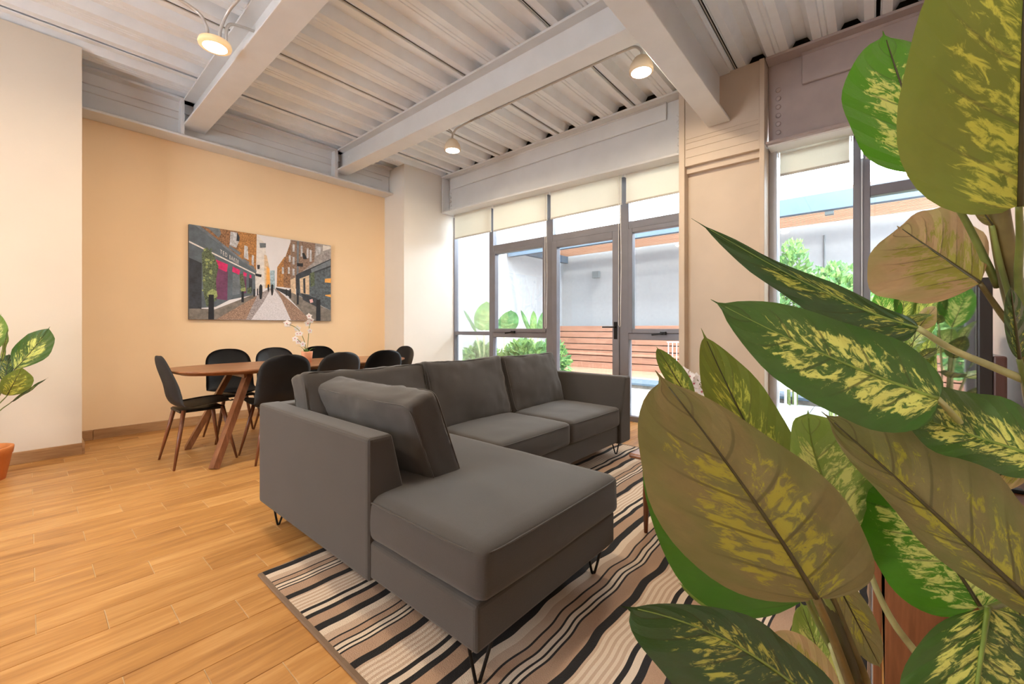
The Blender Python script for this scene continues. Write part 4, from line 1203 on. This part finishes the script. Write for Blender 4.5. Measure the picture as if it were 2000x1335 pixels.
def add_leaf(root, pts, m, show=None, petiole=None, ribm=None, rr=0.0035, prad=0.005, pm=None, loc=None, **kw):
    o_ = Vector(loc or root.location)
    bm, rib = leaf_geo(*pts, show=show, **kw)
    xf(bm, Matrix.Translation(-o_))
    lf = obj('leaf', bm, M[m], root, True)
    rb = B(); n = len(rib)
    tube(rb, [p - o_ for p in rib], [rr * (1 - 0.8 * i / (n - 1)) for i in range(n)], 6)
    obj('midrib', rb, M[ribm or 'rib_dark'], lf, True)
    if petiole:
        pb = B(); cp_ = curve_pts([p - o_ for p in [Vector(pts[0])] + [Vector(q) for q in petiole]], 18); k = len(cp_)
        tube(pb, cp_, [prad * (0.75 + 0.5 * i / (k - 1)) for i in range(k)], 8)
        obj('petiole', pb, M[pm or 'stem'], lf, True)
    return lf

def pot(root, r0, r1, h, m, soil=True, rim=0.012):
    bm = B(); lathe(bm, [(0, 0), (r0, 0), (r1 - 0.004, h - 0.05), (r1, h - 0.05 + 0.002), (r1 + rim * 0.4, h - 0.012), (r1 + rim * 0.4, h), (r1 - rim, h), (r1 - rim - 0.006, h - 0.04)], n=36)
    obj('pot', bm, M[m], root, True)
    bm = B(); lathe(bm, [(0, h - 0.03), (r1 - rim, h - 0.035)], n=24); obj('soil', bm, M['soil'], root, True)

fp = thing('potted_plant', 'big variegated leafy plant filling the right foreground', 'plant', (1.06, -0.19, 0))
pot(fp, 0.13, 0.17, 0.32, 'terracotta')
def F(m, show, base, tip, L, R, pet=None, mid=None, **kw):
    pts = (at(*base), at(*tip), at(*L), at(*R))
    add_leaf(fp, pts, m, show, [at(*p) for p in pet] if pet else None, mid=at(*mid) if mid else None, **kw)
# leaves of the foreground plant, each at its own distance from the lens
F('leaf_lime', 'under', (1990, 402, .62), (2005, -300, .50), (1752, 240, .55), (2230, 230, .57), [(1992, 470, .66), (1990, 560, .70), (2012, 700, .73)], a=.36, b=.75, lobe=0.006, ruffle=.003, seed=1, rr=.0042)
F('leaf_bright', 'top', (1815, 335, .70), (1724, 60, .72), (1652, 235, .70), (1900, 190, .72), [(1880, 420, .73), (1950, 560, .74)], a=.42, b=.62, ruffle=.004, seed=2)
F('leaf_tan', 'under', (1914, 553, .72), (1752, 441, .82), (1716, 560, .70), (1888, 408, .80), [(1950, 605, .73), (1985, 655, .74), (2015, 735, .75)], a=.38, b=.5, ruffle=.006, seed=3, curl=-.01, pm='stem_brown')
F('leaf_dark', 'top', (1792, 640, .68), (1350, 426, .84), (1640, 645, .70), (1668, 572, .73), [(1860, 682, .70), (1930, 712, .72), (2025, 752, .74)], mid=(1592, 562, .75), a=.40, b=.8, ruffle=.004, seed=4, ribm='rib_green', rr=.0022, prad=.006, pm='stem_pale')
F('leaf_green', 'top', (1832, 778, .60), (1388, 584, .74), (1620, 806, .62), (1690, 640, .66), [(1900, 850, .64), (1960, 895, .67), (2030, 945, .71)], mid=(1600, 688, .67), a=.48, b=.62, ruffle=.005, seed=5, ribm='rib_green', rr=.003, pm='stem_pale')
F('leaf_lime', 'under', (1530, 960, .76), (1369, 640, .86), (1392, 810, .78), (1528, 810, .80), [(1560, 1060, .75), (1640, 1220, .76)], mid=(1450, 815, .81), a=.5, b=.8, ruffle=.003, seed=6)
F('leaf_olive', 'under', (1593, 1166, .58), (1279, 722, .64), (1296, 1030, .54), (1668, 1000, .60), [(1622, 1232, .64), (1655, 1320, .70), (1700, 1450, .76)], mid=(1458, 958, .59), a=.42, b=.68, ruffle=.005, seed=7, rr=.0042, lobe=.004, prad=.007, pm='stem_brown')
F('leaf_plain', 'top', (1575, 1168, .68), (1266, 770, .76), (1325, 1130, .66), (1520, 930, .72), [(1610, 1240, .72), (1665, 1340, .75)], mid=(1420, 1000, .71), a=.40, b=.7, ruffle=.004, seed=8)
F('leaf_lime', 'top', (1352, 790, .90), (1281, 675, .92), (1296, 735, .90), (1342, 728, .91), [(1420, 900, .86), (1600, 1200, .78)], a=.5, b=.8, seed=9, rr=.002)
F('leaf_pale', 'top', (1690, 1085, .68), (1578, 800, .70), (1536, 905, .68), (1700, 905, .72), [(1712, 1150, .70), (1745, 1215, .72), (1790, 1275, .74)], mid=(1605, 930, .69), a=.55, b=.45, ruffle=.004, seed=10, ribm='rib_green', pm='stem_pale', curl=.012)
F('leaf_olive', 'under', (2030, 1190, .54), (1604, 803, .68), (1800, 1055, .58), (1925, 905, .62), [(2080, 1250, .62), (2100, 1350, .70)], mid=(1795, 975, .61), a=.46, b=.62, ruffle=.006, seed=11, rr=.0045)
F('leaf_bright', 'top', (1913, 1183, .63), (1668, 900, .72), (1722, 1120, .66), (1965, 1050, .66), [(1955, 1212, .66), (2010, 1262, .70)], mid=(1800, 1028, .68), a=.42, b=.66, ruffle=.004, seed=12, rr=.003)
F('leaf_green', 'top', (1928, 1188, .58), (1870, 1600, .46), (1776, 1320, .54), (2075, 1320, .54), [(1980, 1180, .63), (2060, 1230, .70)], a=.34, b=.7, ruffle=.005, seed=13, ribm='rib_green', curl=.01)
F('leaf_dark', 'top', (1640, 1420, .56), (1211, 1183, .54), (1400, 1410, .48), (1520, 1235, .58), [(1680, 1480, .66)], mid=(1440, 1262, .55), a=.48, b=.72, ruffle=.007, seed=14, ribm='rib_green', rr=.0028)
F('leaf_pale', 'top', (1500, 1240, .70), (1322, 1136, .72), (1400, 1202, .70), (1420, 1172, .72), [(1580, 1290, .73), (1660, 1380, .76)], a=.5, b=.8, seed=15, ribm='rib_green', rr=.002)
F('leaf_dark', 'top', (1420, 1440, .52), (1322, 1330, .52), (1352, 1400, .50), (1412, 1345, .53), [(1560, 1520, .66)], a=.5, b=.8, seed=16, rr=.002)
F('leaf_pale', 'under', (1650, 1420, .80), (1562, 1172, .84), (1556, 1290, .80), (1672, 1260, .82), [(1680, 1480, .79)], a=.5, b=.7, seed=17, rr=.002, ruffle=.003)
F('leaf_olive', 'under', (1625, 1120, .79), (1722, 1308, .80), (1640, 1225, .78), (1706, 1200, .81), [(1620, 1200, .78), (1665, 1330, .77)], a=.5, b=.7, seed=18, rr=.002)
F('leaf_tan', 'under', (1640, 1400, .66), (1500, 1230, .66), (1530, 1330, .64), (1605, 1270, .67), [(1690, 1460, .74)], a=.5, b=.7, seed=19, rr=.002)
F('leaf_green', 'top', (2070, 905, .56), (1742, 800, .66), (1890, 905, .58), (1915, 765, .64), [(2090, 980, .66), (2080, 1080, .71)], a=.48, b=.62, ruffle=.007, seed=20, ribm='rib_green', rr=.003)
F('leaf_lime', 'top', (2050, 1330, .70), (1945, 1095, .74), (1955, 1230, .71), (2060, 1190, .74), [(2070, 1400, .74)], a=.5, b=.7, seed=21, rr=.002)
F('leaf_tan', 'under', (2030, 905, .66), (1895, 945, .72), (1960, 960, .68), (1960, 890, .72), [(2060, 960, .70)], a=.45, b=.6, seed=22, rr=.002)
F('leaf_tan', 'top', (1938, 440, .70), (1906, 396, .71), (1908, 425, .70), (1932, 408, .71), [(1955, 520, .71), (1990, 640, .73)], a=.5, b=.6, seed=23, rr=.0015, prad=.004)
F('leaf_dark', 'top', (1990, 700, .72), (1972, 555, .66), (1962, 640, .69), (2012, 640, .70), [(2020, 800, .73)], a=.5, b=.7, seed=24, rr=.003)
def fstem(pts, r, m):
    bm = B(); c = curve_pts(pts, 30); n = len(c)
    xf_ = [p - Vector(fp.location) for p in c]
    tube(bm, xf_, [r * (1.15 - 0.45 * i / (n - 1)) for i in range(n)], 12)
    obj('stem', bm, M[m], fp, True)
fstem([(1.08, -0.15, 0.30), at(2085, 1300, .74), at(2050, 950, .74), at(2012, 700, .73), at(1972, 540, .72), at(1948, 400, .70), at(1940, 330, .70)], .017, 'stem_brown')
fstem([(1.10, -0.12, 0.30), at(2110, 1200, .80), at(2080, 800, .80), at(2045, 560, .78), at(2020, 380, .74)], .015, 'stem')
fstem([(1.0, -0.07, 0.30), at(1700, 1440, .76), at(1665, 1310, .75), at(1625, 1200, .76), at(1590, 1120, .77)], .012, 'rib_dark')
fstem([(1.03, -0.06, 0.30), at(1715, 1440, .78), at(1690, 1330, .77), at(1650, 1230, .77), at(1615, 1140, .78)], .009, 'stem_brown')
fstem([(1.01, -0.04, 0.30), at(1690, 1440, .74), at(1650, 1335, .72), at(1625, 1260, .70)], .008, 'stem_pale')

# ------------------------------------------------------------------ the two smaller plants of the same kind
def small_plant(label, loc, potm, r, h, seed, n, height, size, explicit=(), mats=('leaf_green', 'leaf_lime', 'leaf_dark', 'leaf_pale'), keep=None, group=None):
    t = thing('potted_plant', label, 'plant', loc)
    pot(t, r * 0.78, r, h, potm)
    rd = random.Random(seed); o_ = Vector(loc)
    for pts, m, show, mid in explicit:
        add_leaf(t, pts, m, show, [o_ + Vector((0.02, 0, h + 0.25)).lerp(Vector(pts[0]) - o_, 0.45) - Vector((0, 0, 0.05)), o_ + Vector((rd.uniform(-.03, .03), rd.uniform(-.03, .03), h))], mid=mid, rr=.003, prad=.004, ribm='rib_dark', ruffle=.004, seed=rd.random() * 9, n=14, hm=4)
    for i in range(n):
        az = i * 2.4 + rd.uniform(-.3, .3); k = (i + 0.5) / n
        zt = h + height * (0.35 + 0.65 * k) * rd.uniform(.85, 1.05); rad = (0.34 - 0.2 * k) * size / .28 * rd.uniform(.8, 1.1)
        d = Vector((math.cos(az), math.sin(az), 0))
        bpt = o_ + d * rad * 0.55 + Vector((0, 0, zt))
        el = rd.uniform(0.1, 1.0) * (0.4 + 0.8 * k)
        ln = size * rd.uniform(.8, 1.15)
        dirv = (d * math.cos(el) + Vector((0, 0, math.sin(el)))).normalized()
        tipp = bpt + dirv * ln
        side = dirv.cross(Vector((0, 0, 1))).normalized()
        side = (side + Vector((0, 0, rd.uniform(-.4, .4)))).normalized()
        w_ = ln * rd.uniform(.24, .30)
        c_ = bpt.lerp(tipp, .37)
        midp = (bpt + tipp) / 2 + Vector((0, 0, ln * .08))
        upv = side.cross(dirv).normalized()
        if keep and not (keep(tipp) and keep(bpt)): continue
        add_leaf(t, (bpt, tipp, c_ - side * w_ + upv * .02, c_ + side * w_ + upv * .02), rd.choice(mats), None, [o_ + d * rad * .25 + Vector((0, 0, h + (zt - h) * .55)), o_ + d * .03 + Vector((0, 0, h))], mid=midp, ruffle=.004, seed=i, n=12, hm=4, rr=.003, prad=.0042, pm=rd.choice(('stem', 'stem_pale')))
    for i in range(3):
        bm = B(); a = i * 2.1; tube(bm, curve_pts([(.03 * math.cos(a), .03 * math.sin(a), h - .03), (.04 * math.cos(a + .3), .04 * math.sin(a + .3), h + height * .35), (.05 * math.cos(a + .6), .05 * math.sin(a + .6), h + height * .75)], 10), [.011 - .0005 * k_ for k_ in range(11)][:11] if False else .009, 8)
        obj('stem', bm, M['stem_pale'], t, True)
    return t
D1 = 2.88
def A3(u, v, d=D1): return at(u, v, d)
small_plant('leafy plant in a terracotta pot cut off by the left edge', (-0.225, 4.66, 0), 'terracotta', 0.155, 0.225, 5, 9, 0.72, 0.30, explicit=[
    ((A3(28, 722), A3(98, 637, 2.95), A3(34, 668, 2.92), A3(98, 690, 2.86)), 'leaf_green', 'top', A3(62, 685, 2.9)),
    ((A3(14, 772), A3(44, 716, 2.8), A3(0, 745, 2.84), A3(64, 752, 2.84)), 'leaf_lime', 'under', A3(30, 742, 2.83)),
    ((A3(22, 785), A3(94, 737, 2.8), A3(52, 768, 2.83), A3(58, 757, 2.83)), 'leaf_dark', 'top', None),
    ((A3(3, 705), A3(16, 640, 2.9), A3(4, 672, 2.9), A3(14, 676, 2.88)), 'leaf_lime', 'top', None),
    ((A3(-25, 690), A3(2, 612, 2.95), A3(-32, 640, 2.92), A3(14, 656, 2.9)), 'leaf_pale', 'top', None),
    ((A3(10, 745, 2.95), A3(18, 690, 3.0), A3(-12, 715, 2.95), A3(30, 712, 2.95)), 'leaf_dark', 'top', None),
], keep=lambda p: p.y < 4.98 and (p.x * FX + p.y * FY) > 2.4 and ((p.x * RX + p.y * RY) / (p.x * FX + p.y * FY) < -1.23))
def C3(u, v, d=3.0): return at(u, v, d)
small_plant('leafy variegated plant standing in the window corner beyond the television', (4.02, -0.13, 0), 'pot_white', 0.14, 0.30, 11, 13, 0.78, 0.24, explicit=[
    ((C3(1778, 640), C3(1838, 560, 2.9), C3(1790, 580), C3(1825, 620)), 'leaf_lime', 'top', None),
    ((C3(1789, 645, 2.85), C3(1829, 596, 2.8), C3(1795, 610, 2.85), C3(1828, 630, 2.85)), 'leaf_tan', 'under', None),
    ((C3(1740, 640), C3(1712, 565), C3(1705, 610), C3(1760, 590)), 'leaf_bright', 'top', None),
    ((C3(1760, 632), C3(1768, 560), C3(1745, 590), C3(1795, 590)), 'leaf_lime', 'top', None),
    ((C3(1770, 690), C3(1735, 640), C3(1735, 670), C3(1770, 655)), 'leaf_pale', 'top', None),
    ((C3(1800, 720), C3(1815, 650), C3(1785, 690), C3(1830, 690)), 'leaf_lime', 'top', None),
    ((C3(1830, 760), C3(1822, 690), C3(1808, 730), C3(1845, 730)), 'leaf_lime', 'under', None),
], keep=lambda p: p.x < 4.38 and p.y > -0.42)

# ------------------------------------------------------------------ orchids
def orchid(label, loc, potm, pr, ph, stems, green, seed, fl):
    t = thing('orchid', label, 'plant', loc); rd = random.Random(seed)
    bm = B(); lathe(bm, [(0, 0), (pr * .82, 0), (pr, ph * .9), (pr * 1.03, ph), (pr * .9, ph), (pr * .88, ph * .85)], n=24); obj('pot', bm, M[potm], t, True)
    bm = B(); lathe(bm, [(0, ph * .86), (pr * .88, ph * .84)], n=16); obj('soil', bm, M['soil'], t)
    for g in green:
        base = Vector((0, 0, ph * .9)); tip = Vector(g)
        side = (tip - base).cross(Vector((0, 0, 1))).normalized() * (tip - base).length * .26
        c = base.lerp(tip, .4) + Vector((0, 0, .015))
        lbm, rib = leaf_geo(base, tip, c - side, c + side, mid=(base + tip) / 2 + Vector((0, 0, .02)), n=10, hm=3)
        obj('leaf', lbm, M['bush'], t, True)
    for st in stems:
        pts = curve_pts([(0, 0, ph * .85)] + list(st), 16)
        bm = B(); tube(bm, pts, .0028, 6); sm_ = obj('flower_stem', bm, M['stem'], t, True)
        for i in range(fl):
            p = pts[min(len(pts) - 1, int(len(pts) * (0.42 + 0.58 * i / max(1, fl - 1))))] + Vector((rd.uniform(-.03, .03), rd.uniform(-.03, .03), rd.uniform(-.015, .015)))
            fb = B(); s_ = rd.uniform(.028, .038)
            face = (CAMP - (p + Vector(loc))).normalized() + Vector((rd.uniform(-.5, .5), rd.uniform(-.5, .5), rd.uniform(-.2, .4))); face.normalize()
            u_ = face.cross(Vector((0, 0, 1))).normalized(); v_ = u_.cross(face)
            for k in range(5):
                an = k * 2 * PI / 5 + .3
                dr = u_ * math.cos(an) + v_ * math.sin(an); pe = -u_ * math.sin(an) + v_ * math.cos(an)
                q = [p, p + dr * s_ * .5 + pe * s_ * .42 + face * .004, p + dr * s_ + face * .002, p + dr * s_ * .5 - pe * s_ * .42 + face * .004]
                fb.faces.new([fb.verts.new(x_) for x_ in q])
            fo = obj('flower', fb, M['petal'], t, True)
            hb = B(); bmesh.ops.create_icosphere(hb, subdivisions=1, radius=.006, matrix=Matrix.Translation(p + face * .006)); obj('flower_heart', hb, M['petal_heart'], fo, True)
    return t
orchid('small white orchid in a salmon pot on the walnut dining table', (1.735, 4.08, 0.7305), 'pot_salmon', .05, .105,
       [[(-.02, .01, .20), (-.06, .02, .30), (-.12, .03, .35), (-.17, .03, .36)], [(.01, 0, .2), (.02, 0, .33), (.03, -.01, .40), (.0, -.02, .44)], [(-.03, 0, .16), (-.08, .01, .22), (-.10, .02, .26)]],
       [(-.09, .03, .16), (.06, -.05, .13), (-.05, -.06, .12)], 4, 4)
orchid('white orchid on the coffee table peeping over the big leaf', (2.40, 0.66, 0.4335), 'pot_white', .055, .12,
       [[(.0, .02, .22), (-.02, .06, .34), (-.05, .10, .38), (-.09, .15, .37)], [(.01, .0, .2), (.0, .02, .30), (-.02, .06, .335), (-.04, .10, .33)]],
       [(-.1, .05, .17), (.1, .0, .16), (.0, -.1, .15)], 8, 5)

# ------------------------------------------------------------------ planting and chairs on the patio
def bush(label, c, rad, n, ls, mats, seed, floor_z=-0.03, group=None):
    t = thing('shrub', label, 'shrub', (c[0], c[1], floor_z), group=group); rd = random.Random(seed)
    for mi, mm in enumerate(mats):
        bm = B(); uvl = bm.loops.layers.uv.new('UVMap')
        for i in range(n):
            while True:
                p = Vector((rd.uniform(-1, 1), rd.uniform(-1, 1), rd.uniform(-1, 1)))
                if 0.2 < p.length < 1: break
            dn = p.normalized()
            p = Vector((p.x * rad[0], p.y * rad[1], p.z * rad[2] + c[2] - floor_z))
            if p.z < 0.02: continue
            dr = (dn + Vector((rd.uniform(-.8, .8), rd.uniform(-.8, .8), rd.uniform(-.5, .7)))).normalized()
            sd_ = dr.cross(Vector((rd.uniform(-1, 1), rd.uniform(-1, 1), rd.uniform(-1, 1)))).normalized()
            l_ = ls * rd.uniform(.6, 1.3); w_ = l_ * .3; up = dr.cross(sd_) * l_ * .12
            q = [p, p + dr * l_ * .5 - sd_ * w_ + up, p + dr * l_, p + dr * l_ * .5 + sd_ * w_ + up]
            vs = [bm.verts.new(x_) for x_ in q]
            for tri, uu in (((0, 1, 2), ((0, .5), (.5, .1), (1, .5))), ((0, 2, 3), ((0, .5), (1, .5), (.5, .9)))):
                f = bm.faces.new([vs[k] for k in tri])
                for lp, u_ in zip(f.loops, uu): lp[uvl].uv = u_
        o_ = obj('foliage', bm, M[mm], t); o_['kind'] = 'stuff'
    bm = B()
    for i in range(5):
        a = i * 1.3; tube(bm, [(0.05 * math.cos(a), .05 * math.sin(a), 0), (rad[0] * .5 * math.cos(a), rad[1] * .5 * math.sin(a), c[2] - floor_z + rad[2] * .4)], .012, 5)
    obj('branches', bm, M['stem'], t)
    return t
def bush_at(label, u, v, d, rad, n, ls, mats, seed):
    q_ = at(u, v, d); bush(label, (q_.x, q_.y, q_.z), rad, n, ls, mats, seed)
bush_at('light green shrub behind the lower left window pane', 1025, 722, 7.0, (.42, .42, .46), 520, .15, ('bush', 'bush_deep'), 1)
bush_at('pale shrub behind the narrow pane by the white corner', 935, 722, 7.95, (.42, .45, .46), 420, .15, ('bush_deep', 'bush'), 2)
bush_at('little bright shrub at the left end of the bench', 1082, 712, 7.7, (.26, .26, .42), 260, .12, ('bush', 'bush_deep'), 3)
bush_at('tall leafy bush outside the right hand window', 1632, 625, 5.0, (.36, .36, .66), 1300, .09, ('bush', 'bush_deep'), 4)
bush_at('rounded bush outside the far right window pane', 1805, 622, 4.75, (.40, .38, .70), 1300, .09, ('bush', 'bush_deep'), 5)
bush_at('low bush by the side strip of the right window', 1500, 655, 5.2, (.30, .30, .50), 800, .09, ('bush_deep', 'bush'), 6)
bush_at('bush with a slim top rising above the patio hedge', 1548, 590, 5.75, (.24, .24, .85), 700, .09, ('bush', 'bush_deep'), 7)
def ear(label, loc, leaves):
    t = thing('elephant_ear', label, 'plant', loc)
    for (b_, tp, w_, m) in leaves:
        b_, tp = Vector(b_), Vector(tp)
        sd_ = Vector((RX, RY, 0)) * w_
        c = b_.lerp(tp, .40)
        lbm, rib = leaf_geo(b_, tp, c - sd_ + Vector((.02, 0, 0)), c + sd_, n=14, hm=5, a=.45, b=.5, ruffle=.02, seed=b_.x * 9)
        lf = obj('leaf', lbm, M[m], t, True)
        bm = B(); tube(bm, curve_pts([b_, b_ * .5 + Vector((0, 0, b_.z * .1)), (0, 0, 0)], 8), .014, 6); obj('petiole', bm, M['stem_pale'], lf, True)
    return t
q = at(945, 700, 7.6); ear('elephant ear plant with round upright leaves outside the narrow pane', (q.x, q.y, -.03), [((0, 0, 1.05), (.05, -.02, 1.60), .22, 'bush'), ((-.1, .1, 1.0), (-.2, .35, 1.45), .04, 'bush_deep')])
q = at(985, 700, 7.4); ear('elephant ear plant with a notched leaf left of the glazed door', (q.x, q.y, -.03), [((0, 0, 1.0), (.05, -.12, 1.42), .20, 'bush_deep')])
q = at(1035, 700, 7.6); ear('banana like plant with narrow upright leaves left of the glazed door', (q.x, q.y, -.03), [((0, 0, 1.0), (-.08, .16, 1.44), .05, 'bush_deep'), ((.02, -.05, 1.0), (.03, -.06, 1.42), .07, 'bush'), ((.08, -.16, 1.0), (.12, -.24, 1.42), .09, 'bush_deep')])

def wire_chair(label, loc, rz):
    t = thing('patio_chair', label, 'chair', loc, rz, 'white metal patio chairs')
    bm = B()
    for k in range(9): tube(bm, [(-.2 + k * .05, -.2, .45), (-.2 + k * .05, .2, .45)], .006, 5)
    for y in (-.2, .2): tube(bm, [(-.22, y, .45), (.22, y, .45)], .010, 6)
    for x in (-.22, .22): tube(bm, [(x, -.2, .45), (x, .2, .45)], .010, 6)
    obj('seat', bm, M['white_metal'], t)
    bm = B()
    for k in range(7): tube(bm, [(-.21, -.18 + k * .06, .46), (-.27, -.18 + k * .06, .84)], .006, 5)
    tube(bm, [(-.27, -.2, .84), (-.27, .2, .84)], .011, 6)
    obj('backrest', bm, M['white_metal'], t)
    for x, y in ((-.2, -.19), (-.2, .19), (.2, -.19), (.2, .19)):
        bm = B(); tube(bm, [(x, y, .45), (x * 1.1, y * 1.1, 0)], .011, 7); obj('leg', bm, M['white_metal'], t)
    for y in (-.2, .2):
        bm = B(); tube(bm, [(-.235, y, .64), (.18, y, .65), (.2, y, .45)], .010, 6); obj('arm', bm, M['white_metal'], t)
    return t
wire_chair('white metal patio chair outside the right hand window', (5.28, .66, 0), PI * .75)
wire_chair('white metal patio chair glimpsed beside the column edge', (6.3, 2.15, 0), PI * 1.1)
